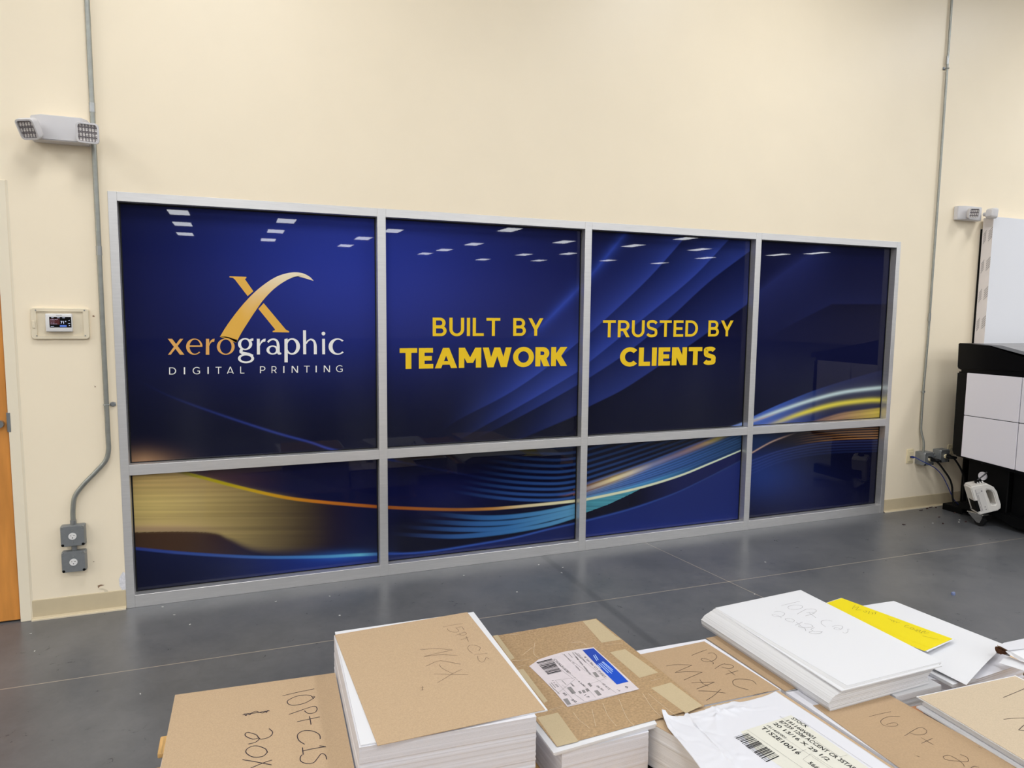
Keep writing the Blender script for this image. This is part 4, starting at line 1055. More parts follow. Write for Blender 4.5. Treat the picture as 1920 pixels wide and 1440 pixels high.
def block(corners, z0, z1, layers, jit, drift=None, seed=1):
    """a squared pile of sheets: rings of corners from z0 to z1, each lift slightly out of line"""
    r = np.random.default_rng(seed); C = np.array([c[:2] for c in corners], float); c0 = C.mean(0); mb = MB()
    zs = np.linspace(z0, z1, layers+1); n = len(C); vs = []; fs = []
    # subdivide long sides so the pile can bow slightly
    j = np.zeros(2)
    for i, z in enumerate(zs):
        if i % 2 == 0: j = r.normal(0, jit, 2)
        D = np.array(drift(z)) if drift else np.zeros(2)
        for c in C: vs.append((*(c+j+D), z))
    for i in range(layers):
        for k in range(n): fs.append((i*n+k, i*n+(k+1) % n, (i+1)*n+(k+1) % n, (i+1)*n+k))
    fs.append(tuple(range(n))[::-1]); fs.append(tuple(layers*n+k for k in range(n)))
    return mb.add(vs, fs)
def sheet(corners, z, t, nx=1, ny=1, bump=None):
    """a thin sheet with real thickness; corners far-left, far-right, near-right, near-left"""
    A, B, C_, D = [np.array(c[:2], float) for c in corners]; vs = []; fs = []
    for s in (1, 0):
        for j in range(ny+1):
            for i in range(nx+1):
                u, v = i/nx, j/ny; p = (A*(1-u)+B*u)*(1-v) + (D*(1-u)+C_*u)*v
                vs.append((p[0], p[1], z+t*s+(bump(u, v) if bump else 0)))
    N = (nx+1)*(ny+1)
    for j in range(ny):
        for i in range(nx):
            k = j*(nx+1)+i; q = (k, k+1, k+nx+2, k+nx+1); fs.append(q); fs.append(tuple(N+a for a in q)[::-1])
    edge = [i for i in range(nx+1)] + [j*(nx+1)+nx for j in range(1, ny+1)] + [ny*(nx+1)+i for i in range(nx-1, -1, -1)] + [j*(nx+1) for j in range(ny-1, 0, -1)]
    for a, b in zip(edge, edge[1:]+edge[:1]): fs.append((a, b, N+b, N+a))
    return MB().add(vs, fs)
def H2(px, py, z): return tuple(hp(px, py, z)[:2])
def base_of(c): c = np.array(c); return tuple(c.mean(0)[:2])
def extend(a, b, L):
    a = np.array(a[:2]); b = np.array(b[:2]); d = (b-a)/np.linalg.norm(b-a); return tuple(a+d*L)

def stack(label, corners, z0, z1, m, group='piles of paper on the pallets', layers=40, jit=0.0005, drift=None, seed=1):
    c = base_of(corners)
    t = thing('paper_stack', label, 'paper stack', (c[0], c[1], z0), group)
    obj('sheets', block(corners, z0, z1, layers, jit, drift, seed), m, t)
    return t
def cover(label, corners, z, m=None, t=0.0012, group='kraft cover sheets', nx=1, ny=1, bump=None, name='chipboard_sheet', cat='cover sheet'):
    c = base_of(corners)
    r = thing(name, label, cat, (c[0], c[1], z), group)
    b = obj('board', sheet(corners, z, t, nx, ny, bump), m or M_kraft, r)
    return r

# --- A: low stack at the left, kraft cover marked 10pt C1S
zA = 0.300
A_fl, A_fr = H2(328.3, 1303.5, zA), H2(628.5, 1262, zA); A_dir = (A_fr[0]-A_fl[0], A_fr[1]-A_fl[1])
wA = math.hypot(*A_dir); ux, uy = A_dir[0]/wA, A_dir[1]/wA; vx, vy = uy, -ux       # v points to the camera
vx, vy = -0.012, -1.0
A_nl = (A_fl[0]+vx*0.711-0.004, A_fl[1]+vy*0.711); A_nr = (A_fr[0]-0.022, A_fr[1]+vy*0.711)
cA = [A_fl, A_fr, A_nr, A_nl]
inA = [(A_fl[0]+0.004, A_fl[1]-0.006), (A_fr[0]-0.004, A_fr[1]-0.006), (A_nr[0]-0.004, A_nr[1]), (A_nl[0]-0.006, A_nl[1])]
stack('leftmost low stack of paper under a kraft cover marked 10pt C1S', inA, ZP, zA-0.0003, M_edge, seed=3)
kA = cover('leftmost kraft cover sheet marked 10pt C1S in dark marker', cA, zA)
zA1 = zA+0.0016
sA = [[(1198, 790), (1340, 757), (1485, 727)], [(1480, 815), (1440, 785), (1340, 790), (1250, 830), (1250, 862), (1300, 875), (1400, 855), (1485, 805), (1470, 795)],
      [(1255, 958), (1380, 915), (1480, 885), (1510, 905), (1490, 940), (1430, 948), (1395, 925)], [(1328, 1024), (1440, 1000), (1535, 980)], [(1440, 975), (1450, 1015), (1455, 1050)],
      [(1538, 1180), (1530, 1140), (1470, 1108), (1390, 1105), (1335, 1140), (1345, 1190), (1398, 1228)], [(1588, 1248), (1480, 1265), (1375, 1288)], [(1590, 1250), (1530, 1240)], [(1378, 1255), (1385, 1320)],
      [(1595, 1362), (1585, 1325), (1550, 1310), (1515, 1350), (1480, 1390), (1420, 1400), (1365, 1380), (1358, 1345), (1375, 1320)],
      [(1078, 1085), (1110, 1120), (1080, 1160), (1000, 1180), (960, 1140), (880, 1120), (865, 1150), (930, 1180), (990, 1170), (960, 1205), (890, 1225)],
      [(1065, 1300), (1040, 1265), (960, 1240), (890, 1260), (870, 1300), (930, 1340), (1020, 1335), (1065, 1295)], [(838, 1365), (960, 1385), (1100, 1412)], [(1105, 1368), (1010, 1400), (910, 1442)],
      [(840, 965), (855, 955), (870, 970), (885, 950), (905, 962), (920, 945), (960, 930), (990, 940), (1025, 945), (1040, 930), (1055, 940), (1065, 922), (1082, 928)], [(850, 955), (950, 945), (1075, 925)]]
obj('handwriting', hand(sA, zA1, 0.0026, 4.8, (280, 1140)), M_ink, kA, label='dark marker handwriting')

# --- B: the tall stack, kraft cover marked 15pt
zB = 0.405
B_fl, B_fr, B_nr, B_nl = H2(626, 1189, zB), H2(880, 1149, zB), H2(1005.5, 1341, zB), H2(673, 1399, zB)
stack('tallest stack of white paper, under the kraft cover marked 15pt', [B_fl, B_fr, B_nr, B_nl], ZP, zB-0.0045, M_edge, layers=70, jit=0.0005, seed=8)
tb = [H2(628, 1184.5, zB), H2(888, 1147, zB), H2(1027, 1331, zB), H2(676, 1397, zB)]
tb2 = cover('loose top white sheet jutting out under the 15pt kraft cover', tb, zB-0.004, M_paper, 0.0035, None, 1, 1, None, 'paper_sheet', 'sheet')
kB = cover('kraft cover sheet marked 15pt C1S on the tallest stack', [H2(627.5, 1190, zB+0.002), H2(876, 1147.5, zB+0.002), H2(1022, 1330, zB+0.002), H2(708, 1397.5, zB+0.002)], zB, M_kraft, 0.0015)
sB = [[(1005, 242), (1080, 228), (1168, 215)], [(1162, 240), (1170, 254), (1180, 270)], [(1162, 240), (1110, 250)], [(1110, 250), (1130, 266), (1128, 282), (1085, 284), (1050, 270), (1044, 256)], [(1108, 312), (1185, 284)], [(1185, 284), (1198, 300), (1168, 312), (1140, 302)], [(1150, 350), (1215, 325)], [(1195, 320), (1215, 362)],
      [(1300, 440), (1310, 410), (1270, 393), (1220, 395), (1212, 425), (1245, 458)], [(1265, 468), (1370, 460)], [(1385, 505), (1360, 492), (1345, 520), (1320, 530), (1295, 510), (1290, 480)],
      [(820, 428), (950, 420), (1085, 430)], [(1085, 430), (960, 458), (850, 485)], [(850, 485), (990, 470), (1125, 476)], [(865, 565), (940, 530), (985, 518)], [(985, 518), (1060, 530), (1150, 548)], [(975, 550), (1000, 580), (1085, 625)], [(930, 628), (1080, 630), (1212, 632)], [(1160, 590), (1085, 625), (960, 700)], [(820, 740), (850, 738)], [(822, 760), (850, 755)], [(838, 728), (835, 762)]]
obj('handwriting', hand(sB, zB+0.0018, 0.0011, 600/600*4.364, (600, 1120)), M_inkb, kB, label='thin brown handwriting')

# --- C: taped sheet with the label
zC = 0.282
C_fr, C_nr, C_nl = H2(1118, 1160, zC), H2(1321, 1324, zC), H2(1044, 1400, zC)
C_fl = (C_nl[0]+(C_fr[0]-C_nr[0])-0.005, C_fr[1]-0.004)
sagC = lambda u, v: -0.006*sm(np.array(v), 0.75, 1.0)*math.sin(PI*min(1, max(0, u*1.1)))
stack('stack of white paper under the taped kraft sheet with the shipping label', [(C_fl[0], C_fl[1]-0.004), (C_fr[0]-0.004, C_fr[1]-0.004), (C_nl[0]+0.310, C_nl[1]-0.010), (C_nl[0]+0.012, C_nl[1]-0.012)], ZP, zC-0.016, M_edge, layers=30, seed=11)
for q, (dx, dy, zz) in enumerate(((-0.014, -0.017, zC-0.0155), (-0.02, -0.022, zC-0.0085))):
    cover(('lower' if q == 0 else 'upper')+' white sheet jutting out in front of the taped kraft sheet', [(C_fl[0]-0.01, C_fl[1]-0.01), (C_fr[0]-0.006, C_fr[1]-0.006), (C_nl[0]+0.345, C_nl[1]+0.004+dy*0.2), (C_nl[0]+dx, C_nl[1]+dy)], zz, M_paper, 0.0065 if q else 0.0065, 'white sheets jutting out', name='paper_sheet', cat='sheet')
kC = cover('kraft sheet covered in clear tape with a white and blue shipping label', [C_fl, C_fr, C_nr, C_nl], zC-0.0005, M_tape, 0.0012, 'kraft cover sheets')
z1 = zC+0.0012
bare = [[(1092.5, 1165), (1117, 1160.3), (1155, 1193), (1166.5, 1199), (1128, 1205)], [(1143.5, 1223), (1172, 1217), (1234, 1261), (1199, 1271)], [(1220.5, 1290), (1258, 1279.5), (1317, 1323), (1286, 1337.5)],
        [(924.5, 1192), (933, 1190.5), (965, 1234), (957, 1237.5)], [(969.5, 1256), (981, 1254), (1027, 1314.5), (1020, 1318)], [(1007, 1345), (1046, 1336), (1085, 1390), (1045, 1400)]]
for q in bare:
    mb = MB(); quad_level(mb, q, z1); obj('untaped_patch', mb, M_taped, kC, label='pale bare kraft patch')
M_tw = mat('tape_crease', (222, 204, 176), 0.3, 0.5)
wr = MB(); r_ = np.random.default_rng(4)
for s in ([(956, 1190), (973, 1189)], [(960, 1239), (978, 1238), (994, 1236)], [(968, 1251), (985, 1247)], [(1137, 1209), (1155, 1207), (1168, 1207)], [(1030, 1331), (1055, 1324)], [(1022, 1334), (1050, 1328)], [(1220, 1277), (1238, 1272)], [(1075, 1336), (1086, 1350), (1105, 1365)], [(1130, 1318), (1140, 1342), (1156, 1362)], [(1160, 1310), (1175, 1345), (1190, 1362)], [(1205, 1300), (1225, 1330), (1250, 1352)], [(1215, 1300), (1245, 1325), (1272, 1345)], [(1110, 1330), (1117, 1362)], [(980, 1228), (998, 1214)], [(1003, 1205), (1001, 1225), (1010, 1234)], [(1072, 1205), (1090, 1204), (1100, 1210)]):
    for q in ribbon2([H2(*p, z1) for p in spline(s, 5)], 0.0011): wr.poly([(*a, z1+0.0003) for a in q])
obj('tape_creases', wr, M_tw, kC)
# the label
lab = [(992, 1249), (1001, 1243), (1009.6, 1236.5), (1032, 1229), (1057, 1222), (1085, 1217), (1113, 1213.5), (1160, 1256), (1198.5, 1292), (1172, 1299), (1130, 1310), (1100, 1317), (1064, 1325.5), (1042, 1299), (1016, 1272)]
zl = z1+0.0007
mb = MB().poly([tuple(hp(*p, zl)) for p in lab])
lb = obj('shipping_label', mb, M_labelp, kC, label='crinkled white shipping label with a blue band')
LK = (920, 1140)
def L4(pts): return [(LK[0]+x/4.8, LK[1]+y/4.8) for x, y in pts]
zp = zl+0.0004
mb = MB(); quad_level(mb, L4([(825, 378), (925, 362), (1060, 485), (950, 508)]), zp); obj('label_band', mb, M_bluedark, lb)
mb = MB(); quad_level(mb, L4([(950, 508), (1060, 485), (1240, 662), (1135, 688)]), zp); obj('label_band', mb, M_blueband, lb)
def label_bars(mb, quad, n, z, seed, fill=0.55):
    a, b, c, d = [np.array(hp(*p, z)[:2]) for p in quad]; r = np.random.default_rng(seed); w = r.choice([1, 1, 2, 3], n*2).astype(float); w = np.cumsum(w)/w.sum(); w = np.concatenate([[0], w])
    for i in range(0, len(w)-1, 2):
        s, t = w[i], w[i+1]
        mb.poly([(*(a+(d-a)*s), z), (*(b+(c-b)*s), z), (*(b+(c-b)*t), z), (*(a+(d-a)*t), z)])
mb = MB(); label_bars(mb, L4([(412, 490), (548, 455), (642, 575), (520, 604)]), 16, zp, 2); obj('bar_code', mb, M_blacki, lb)
tx = MB()
for s, p0, p1, cap in (('CWA631/0787', (562, 462), (700, 592), 0.011), ('8 1pt Blu C3 SHEET', (838, 440), (1025, 628), 0.009), ('BR82100041 040060106', (760, 440), (892, 600), 0.007), ('CF127800', (780, 410), (850, 490), 0.0055), ('21 10PM', (730, 490), (795, 562), 0.006),
                       ('1,100', (785, 662), (840, 708), 0.008), ('44#', (712, 680), (745, 708), 0.008), ('85', (645, 765), (672, 790), 0.009), ('20', (720, 825), (762, 850), 0.009), ('17', (840, 785), (878, 810), 0.009), ('20 612', (1000, 680), (1062, 735), 0.008), ('26 50', (948, 700), (1008, 745), 0.008), ('11.20', (550, 655), (600, 712), 0.007), ('6', (1205, 710), (1232, 722), 0.010), ('1140', (1132, 735), (1160, 750), 0.006)):
    text_level(tx, s, L4([p0])[0], L4([p1])[0], zp, cap)
obj('label_text', tx, M_blacki, lb)
gq = MB()
for q in ([(688, 715), (722, 708), (768, 765), (735, 775)], [(850, 728), (875, 722), (892, 745), (868, 755)], [(818, 742), (842, 735), (858, 760), (835, 766)], [(785, 750), (805, 745), (822, 765), (805, 772)], [(930, 745), (962, 738), (1000, 780), (968, 790)], [(915, 580), (945, 575), (980, 618), (950, 625)], [(650, 820), (690, 812), (725, 865), (692, 873)], [(870, 680), (890, 672), (915, 700), (900, 712)]):
    quad_level(gq, L4(q), zp)
obj('label_blocks', gq, M_greyi, lb)
wq = MB()
for p0, p1 in (((925, 425), (955, 475)), ((940, 420), (968, 468)), ((1000, 485), (1098, 575)), ((988, 495), (1090, 590)), ((972, 500), (1060, 585)), ((960, 510), (990, 540)), ((1008, 482), (1100, 560))):
    a, b = [H2(*p, zp) for p in L4([p0, p1])]
    for q in ribbon2([a, b], 0.0032): wq.poly([(*c, zp+0.0003) for c in q])
obj('band_text', wq, mat('pale_blue_print', (170, 196, 240), 0.5, 0.3), lb)
ll = MB()
for s in ([(545, 455), (760, 628), (905, 760), (945, 805)], [(520, 470), (745, 640)], [(640, 410), (1130, 765)], [(745, 395), (1040, 640)], [(580, 650), (770, 625)], [(870, 690), (1020, 640)], [(580, 650), (765, 850)], [(640, 690), (840, 835)], [(690, 880), (1330, 735)], [(600, 770), (760, 640)]):
    for q in ribbon2([H2(*p, zp) for p in L4(s)], 0.0009): ll.poly([(*c, zp) for c in q])
for p0, p1 in (((530, 680), (575, 735)), ((545, 672), (585, 718)), ((575, 730), (620, 775)), ((660, 415), (720, 480)), ((700, 408), (735, 445)), ((735, 400), (790, 465)), ((640, 650), (680, 690)), ((760, 400), (815, 455))):
    a, b = [H2(*p, zp) for p in L4([p0, p1])]
    for q in ribbon2([a, b], 0.0026): ll.poly([(*c, zp) for c in q])
obj('label_rules', ll, M_greyi, lb)

# --- D: 12pt stack (12 x 18 in sheets)
zD = 0.274
D_ = [H2(1190, 1220.5, zD), H2(1322.5, 1198, zD)]
D_nr = (D_[1][0]+0.012, D_[1][1]-0.404); D_nl = (D_[0][0]+0.004, D_[0][1]-0.404)
stack('stack of small white sheets under the kraft cover marked 12pt', [D_[0], D_[1], D_nr, D_nl], ZP, zD-0.0005, M_edge, layers=30, seed=14)
kD = cover('kraft cover sheet marked 12pt C MAX between the label and the white stack', [H2(1198, 1228, zD), H2(1320.5, 1203, zD), (D_nr[0]-0.006, D_nr[1]), (D_nl[0], D_nl[1])], zD, M_kraft3, 0.0012)
sD = [[(648, 270), (720, 240), (808, 210)], [(815, 250), (870, 245), (908, 285), (870, 325), (790, 335), (745, 315), (770, 300), (830, 320), (870, 345), (868, 362)], [(888, 408), (950, 370), (995, 355)], [(985, 360), (1060, 370), (1080, 392), (1030, 408), (960, 392)], [(1000, 468), (1130, 428)], [(1030, 425), (1100, 478)], [(1320, 570), (1270, 530), (1150, 515), (1080, 530), (1085, 575), (1150, 605), (1238, 628)], [(1288, 685), (1370, 665), (1442, 648)],
      [(385, 380), (500, 365), (650, 372)], [(650, 372), (560, 410), (475, 448)], [(475, 448), (600, 440), (758, 444)], [(758, 444), (660, 485), (565, 528)], [(732, 522), (760, 560), (820, 590)], [(645, 555), (760, 552), (885, 548)], [(885, 548), (790, 585), (700, 620)], [(718, 638), (860, 645), (1000, 662)], [(950, 620), (880, 685), (800, 738)]]
obj('handwriting', hand(sD, zD+0.0016, 0.0018, 5.538, (1180, 1180)), M_inkb, kD, label='dark handwriting')

# --- E: front stack with the torn wrapper
zE = 0.274
E_fl = H2(1222, 1357, zE); E_fr = (H2(1462, 1301, zE)[0]+0.012, E_fl[1]-0.012)
ld = H2(1370, 1440, zE); dv = np.array(ld)-np.array(E_fl); dv = dv/np.linalg.norm(dv)
rd = np.array(H2(1690, 1440, zE))-np.array(H2(1480, 1301, zE)); rd = rd/np.linalg.norm(rd)
E_fl = tuple(np.array(E_fl)-dv*0.026); E_fr = tuple(np.array(E_fr)-rd*0.026)
E_nl = tuple(np.array(E_fl)+dv*0.749); E_nr = tuple(np.array(E_fr)+rd*0.749)
# far edge tucked just in front of the 12pt stack
stack('front stack of white paper under the torn wrapper with the bar code', [(E_fl[0]+0.004, E_fl[1]-0.004), (E_fr[0]-0.004, E_fr[1]-0.004), E_nr, (E_nl[0]+0.004, E_nl[1])], ZP, zE-0.0005, M_edge2, layers=30, seed=15)
kE = cover('kraft cover sheet under the torn white wrapper', [E_fl, E_fr, E_nr, E_nl], zE, M_kraft, 0.0012)
# wrapper: a creased sheet with a ragged far edge
zW = zE+0.0035
K7 = (1220, 1280)
def C7(pts): return [(K7[0]+x/4.8, K7[1]+y/4.8) for x, y in pts]
farw = [H2(*p, zW) for p in C7([(98, 300), (130, 292), (160, 318), (235, 312), (300, 305), (318, 272), (345, 296), (372, 288), (430, 276), (480, 265), (500, 250), (560, 222), (640, 200), (700, 185), (750, 168), (800, 176), (850, 170), (920, 152), (1000, 130), (1060, 108), (1125, 78)])]
rig = [H2(*p, zW) for p in C7([(1125, 78), (1500, 325), (1900, 592), (2160, 768)])]
lef = [H2(*p, zW) for p in C7([(98, 300), (150, 420), (250, 530), (350, 650), (440, 768)])]
def along(P, L):
    P = [np.array(p) for p in P]; d = (P[-1]-P[-2]); d = d/np.linalg.norm(d); P = P + [P[-1]+d*max(0.05, L-sum(np.linalg.norm(P[i+1]-P[i]) for i in range(len(P)-1)))]
    s = np.concatenate([[0], np.cumsum([np.linalg.norm(P[i+1]-P[i]) for i in range(len(P)-1)])]); s /= s[-1]; P = np.array(P)
    return lambda v: np.array([np.interp(v, s, P[:, 0]), np.interp(v, s, P[:, 1])])
fr_, rr_, ll_ = (lambda P: (lambda u, P=np.array(P), s=np.concatenate([[0], np.cumsum(np.linalg.norm(np.diff(np.array(P), axis=0), axis=1))]): np.array([np.interp(u, s/s[-1], P[:, 0]), np.interp(u, s/s[-1], P[:, 1])])))(farw), along(rig, 0.7), along(lef, 0.7)
NU, NV = 110, 90; vs = []; fs = []
creases = [(r_.uniform(0, 0.7), r_.uniform(0, 0.75), r_.uniform(0, PI), r_.uniform(0.06, 0.2), r_.uniform(0.0012, 0.0038)*r_.choice([-1, 1])) for _ in range(70)]
creases += [(0.5, 0.05, 0.9, 0.12, 0.007), (0.42, 0.07, 2.2, 0.1, 0.007), (0.6, 0.06, 0.15, 0.16, 0.005), (0.62, 0.1, 1.1, 0.14, 0.003), (0.35, 0.06, 0.2, 0.1, 0.003), (0.25, 0.1, 1.2, 0.1, 0.002)]
def wz(u, v):
    h = 0.0
    for cu, cv, a, L, amp in creases:
        du, dv_ = (u-cu)*0.5, (v-cv)*0.7
        s = du*math.cos(a)+dv_*math.sin(a); t = -du*math.sin(a)+dv_*math.cos(a)
        h += amp*math.exp(-abs(t)/0.006)*math.exp(-(s/L)**2*2)
    h += 0.012*math.exp(-v/0.02)*math.exp(-((u-0.02)/0.06)**2) + 0.010*math.exp(-u/0.035)*math.exp(-v/0.12) + 0.004*math.exp(-v/0.03)*math.exp(-((u-0.36)/0.06)**2)
    damp = 1-0.98*float(sm(np.array(u), 0.3, 0.46)*sm(np.array(v), 0.05, 0.13))
    return max(0.0, 0.0035*math.exp(-v/0.25)*math.exp(-((u-0.25)/0.2)**2) + h*damp)
for j in range(NV+1):
    v = (j/NV)**1.25
    for i in range(NU+1):
        u = i/NU; e = fr_(u); a = ll_(v)-ll_(0); b = rr_(v)-rr_(0); p = e + a*(1-u)+b*u
        vs.append((p[0], p[1], zW+wz(u, v)))
for j in range(NV):
    for i in range(NU): k = j*(NU+1)+i; fs.append((k, k+1, k+NU+2, k+NU+1))
wroot = thing('torn_wrapper', 'crumpled torn white wrapper with a bar code label on the front stack', 'wrapper', (float(np.mean([v[0] for v in vs])), float(np.mean([v[1] for v in vs])), zE))
ow = obj('wrapper_sheet', MB().add(vs, fs), M_paper2, wroot, smooth=True, fixn=False)
sd = ow.modifiers.new('thickness', 'SOLIDIFY'); sd.thickness = 0.0008; sd.offset = -1
zS = zW+0.0012
stq = C7([(745, 462), (1265, 292), (2500, 1135), (2000, 1330)])
mb = MB(); quad_level(mb, stq, zS); st = obj('label_sticker', mb, M_labely, wroot, label='cream sticker with black print')
zT = zS+0.0005
mb = MB(); label_bars(mb, C7([(752, 490), (868, 450), (1168, 668), (1050, 722)]), 26, zT, 9); obj('bar_code', mb, M_blacki, st)
tx = MB()
for s, p0, p1, cap in (('STOCK', (1262, 322), (1398, 405), 0.0155), ('191160V001', (1215, 345), (1462, 505), 0.015), ('B7239 120# ACCENT CR 3STAR', (1152, 352), (1830, 790), 0.0165), ('20 13/16 X 29 1/2', (1098, 368), (1590, 705), 0.0155), ('191160V001', (1040, 388), (1205, 500), 0.010), ('T1S2E10016', (985, 405), (1325, 648), 0.0175), ('566', (1412, 722), (1492, 778), 0.0155)):
    P0, P1 = C7([p0])[0], C7([p1])[0]; text_level(tx, s, P0, P1, zT, cap*1.0, 1, 0.012)
obj('sticker_text', tx, M_blacki, st)
ll = MB()
for s in ([(1160, 300), (2400, 1140)], [(870, 425), (1500, 860)], [(1335, 325), (2500, 1105)], [(1290, 640), (1400, 600)], [(1370, 690), (1440, 640)], [(1700, 668), (1770, 650)], [(1440, 640), (1640, 768)], [(1370, 690), (1480, 768)], [(1180, 480), (1700, 830)]):
    for q in ribbon2([H2(*p, zT) for p in C7(s)], 0.0007): ll.poly([(*c, zT) for c in q])
obj('sticker_rules', ll, M_greyi, st)

# --- F: 16pt stack
zF = 0.229
F_fl = H2(1474, 1298, zF); d_ = np.array(H2(1688, 1440, zF))-np.array(F_fl); d_ /= np.linalg.norm(d_)
F_nl = tuple(np.array(F_fl)+d_*0.711); F_fr = (F_fl[0]+0.33, F_fl[1]-0.015); F_nr = (F_nl[0]+0.30, F_nl[1])
stack('stack of white paper under the kraft cover marked 16pt', [F_fl, F_fr, F_nr, F_nl], ZP, zF-0.0005, M_edge, layers=24, seed=17)
k_fl, k_fr = H2(1545, 1338, zF), H2(1681, 1311, zF)
k_l2, k_r2 = H2(1686, 1440, zF), H2(1915, 1440, zF)
b_l, b_r = extend(k_l2, k_fl, np.linalg.norm(np.array(k_fl)-np.array(k_l2))+0.05), extend(k_r2, k_fr, np.linalg.norm(np.array(k_fr)-np.array(k_r2))+0.05)
cF = [b_l, b_r, extend(k_fr, k_r2, 0.711), extend(k_fl, k_l2, 0.711)]
kF = cover('kraft cover sheet marked 16 Pt in front of the white stack', cF, zF, M_kraft3, 0.0012)
K8 = (1560, 1240)
sF = [[(372, 552), (480, 525), (590, 503)], [(680, 552), (560, 555), (488, 595), (520, 640), (620, 650), (658, 632), (620, 612), (545, 632)], [(725, 745), (830, 680), (890, 660), (945, 690), (930, 725), (850, 735), (775, 715)], [(895, 820), (1005, 770)], [(890, 762), (1015, 835)], [(1280, 930), (1350, 960), (1360, 1000), (1290, 1000), (1150, 985), (1112, 955), (1170, 940), (1260, 985), (1310, 1025), (1322, 1052)], [(1370, 1080), (1420, 1050), (1470, 1060)], [(845, 945), (875, 955)], [(1462, 855), (1502, 870)]]
obj('handwriting', hand(sF, zF+0.0016, 0.0014, 5.333, K8), M_inkb, kF, label='thin brown handwriting')

# --- G: lower lid and the bowed white stack
zG0 = 0.2305; zG1 = 0.300
G_fl, G_fr, G_nr, G_nl = H2(1340, 1141, zG1), H2(1500, 1107, zG1), H2(1766, 1243, zG1), H2(1584, 1291, zG1)
lidc = [H2(1324, 1197, 0.2285), (H2(1324, 1197, 0.2285)[0]+0.56, H2(1324, 1197, 0.2285)[1]+0.01), (2.93, -2.262), (2.40, -2.262)]
lidc = [(lidc[0][0]+0.0, lidc[0][1]), (2.69, lidc[1][1]), (2.695, F_fl[1]+0.012), (H2(1474, 1299, 0.2285)[0]+0.004, F_fl[1]+0.008)]
stack('low stack of brown-lidded paper beneath the bowed white stack', [(c[0]+0.004, c[1]-0.002) for c in lidc], ZP, 0.2273, M_edge2, layers=20, seed=18)
cover('brown kraft lid showing as a strip left of the white stack', lidc, 0.2276, M_kraft3, 0.0022)
def driftG(z): return (np.interp(z, [0.229, 0.245, 0.262, 0.276, 0.285, 0.292, 0.298, 0.301], [-0.058, -0.066, -0.068, -0.052, -0.036, -0.016, -0.004, 0]), np.interp(z, [0.229, 0.30], [0.0, 0.0]))
stack('low pile of white sheets under the right end of the bowed white stack', [(2.705, -1.72), (2.93, -1.70), (2.925, -2.325), (2.700, -2.325)], ZP, 0.2285, M_edge2, layers=20, seed=41)
gs = stack('white stack with a bowed left side marked 10pt C2S', [G_fl, G_fr, G_nr, G_nl], zG0, zG1, M_edge2, layers=64, jit=0.0006, drift=driftG, seed=19)
tg = obj('top_sheet', sheet([H2(1341, 1140, zG1), H2(1501, 1106.5, zG1), H2(1767, 1241, zG1), H2(1588, 1286, zG1)], zG1+0.0002, 0.0008), M_paper, gs)
obj('top_sheet', sheet([H2(1343, 1144, zG1-0.002), H2(1500, 1108, zG1-.002), H2(1766, 1249, zG1-.002), H2(1578, 1296, zG1-.002)], zG1-0.004, 0.0032), M_paper, gs)
K5 = (1300, 1090)
sG = [[(950, 262), (1050, 238), (1150, 215)], [(1085, 255), (1030, 270), (1030, 295), (1100, 305), (1175, 285), (1165, 262), (1085, 255)], [(1120, 355), (1180, 320), (1220, 300)], [(1220, 300), (1300, 300), (1330, 320), (1290, 340), (1220, 335)], [(1210, 375), (1310, 345)], [(1250, 340), (1325, 395)], [(1500, 430), (1440, 418), (1385, 430), (1385, 460), (1430, 492)], [(1500, 490), (1540, 478), (1600, 480), (1610, 505), (1570, 525), (1520, 512), (1545, 500), (1600, 520)], [(1690, 518), (1670, 515), (1668, 545), (1640, 560), (1610, 548)],
      [(870, 330), (930, 325), (985, 345), (960, 375), (880, 378), (850, 360), (900, 365), (955, 395)], [(990, 405), (1040, 400), (1090, 420), (1070, 440), (1010, 425), (990, 405)], [(1100, 475), (1180, 440)], [(1110, 440), (1160, 480)], [(1200, 455), (1260, 465), (1290, 490), (1230, 500), (1150, 495), (1140, 480), (1200, 505), (1215, 535)], [(1310, 500), (1270, 520), (1320, 545), (1390, 540), (1360, 565), (1290, 565), (1250, 550), (1290, 535)], [(888, 288), (896, 290)], [(930, 482), (938, 484)]]
obj('handwriting', hand(sG, zG1+0.0014, 0.0011, 5.76, K5), M_pencil, gs, label='faint pencil handwriting')

# --- yellow-headed sheet and loose white sheets behind
zy = 0.262
K6 = (1560, 1090)
def C6(pts): return [(K6[0]+x/5.333, K6[1]+y/5.333) for x, y in pts]
ya, yb_, yc = H2(1578, 1121.5, zy), H2(1786, 1198, zy), H2(1746, 1215.5, zy)
yd = (yc[0]+ya[0]-yb_[0], yc[1]+ya[1]-yb_[1])
yfl = (ya[0]-(ya[0]-yd[0])*1.3, ya[1]-(ya[1]-yd[1])*1.3); ynl = (yb_[0]-(yb_[0]-yc[0])*1.3, yb_[1]-(yb_[1]-yc[1])*1.3)
wsheet = [(yfl[0], yfl[1]+0.004), (ya[0], ya[1]+0.004), (yb_[0]+0.012, yb_[1]-0.002), (ynl[0]+0.008, ynl[1]-0.006)]
sp = thing('paper_stack', 'loose pile of white sheets right of the bowed white stack', 'paper stack', (3.15, -2.0, ZP), 'piles of paper on the pallets')
zs = 0.245
s_fl, s_fr = H2(1612, 1133, zs), H2(1676, 1125, zs); s_r1 = H2(1880, 1206, zs); s_nr = H2(1812, 1282, zs); s_nl = H2(1752, 1258, zs)
s_fl = (s_fr[0]-0.42, s_fr[1]+0.02)
botp = [(s_fl[0]+0.02, s_fl[1]-0.02), (s_fr[0]-0.02, s_fr[1]-0.03), (s_r1[0]+0.05, s_r1[1]-0.16), (s_nl[0]+0.02, s_nl[1]+0.005)]
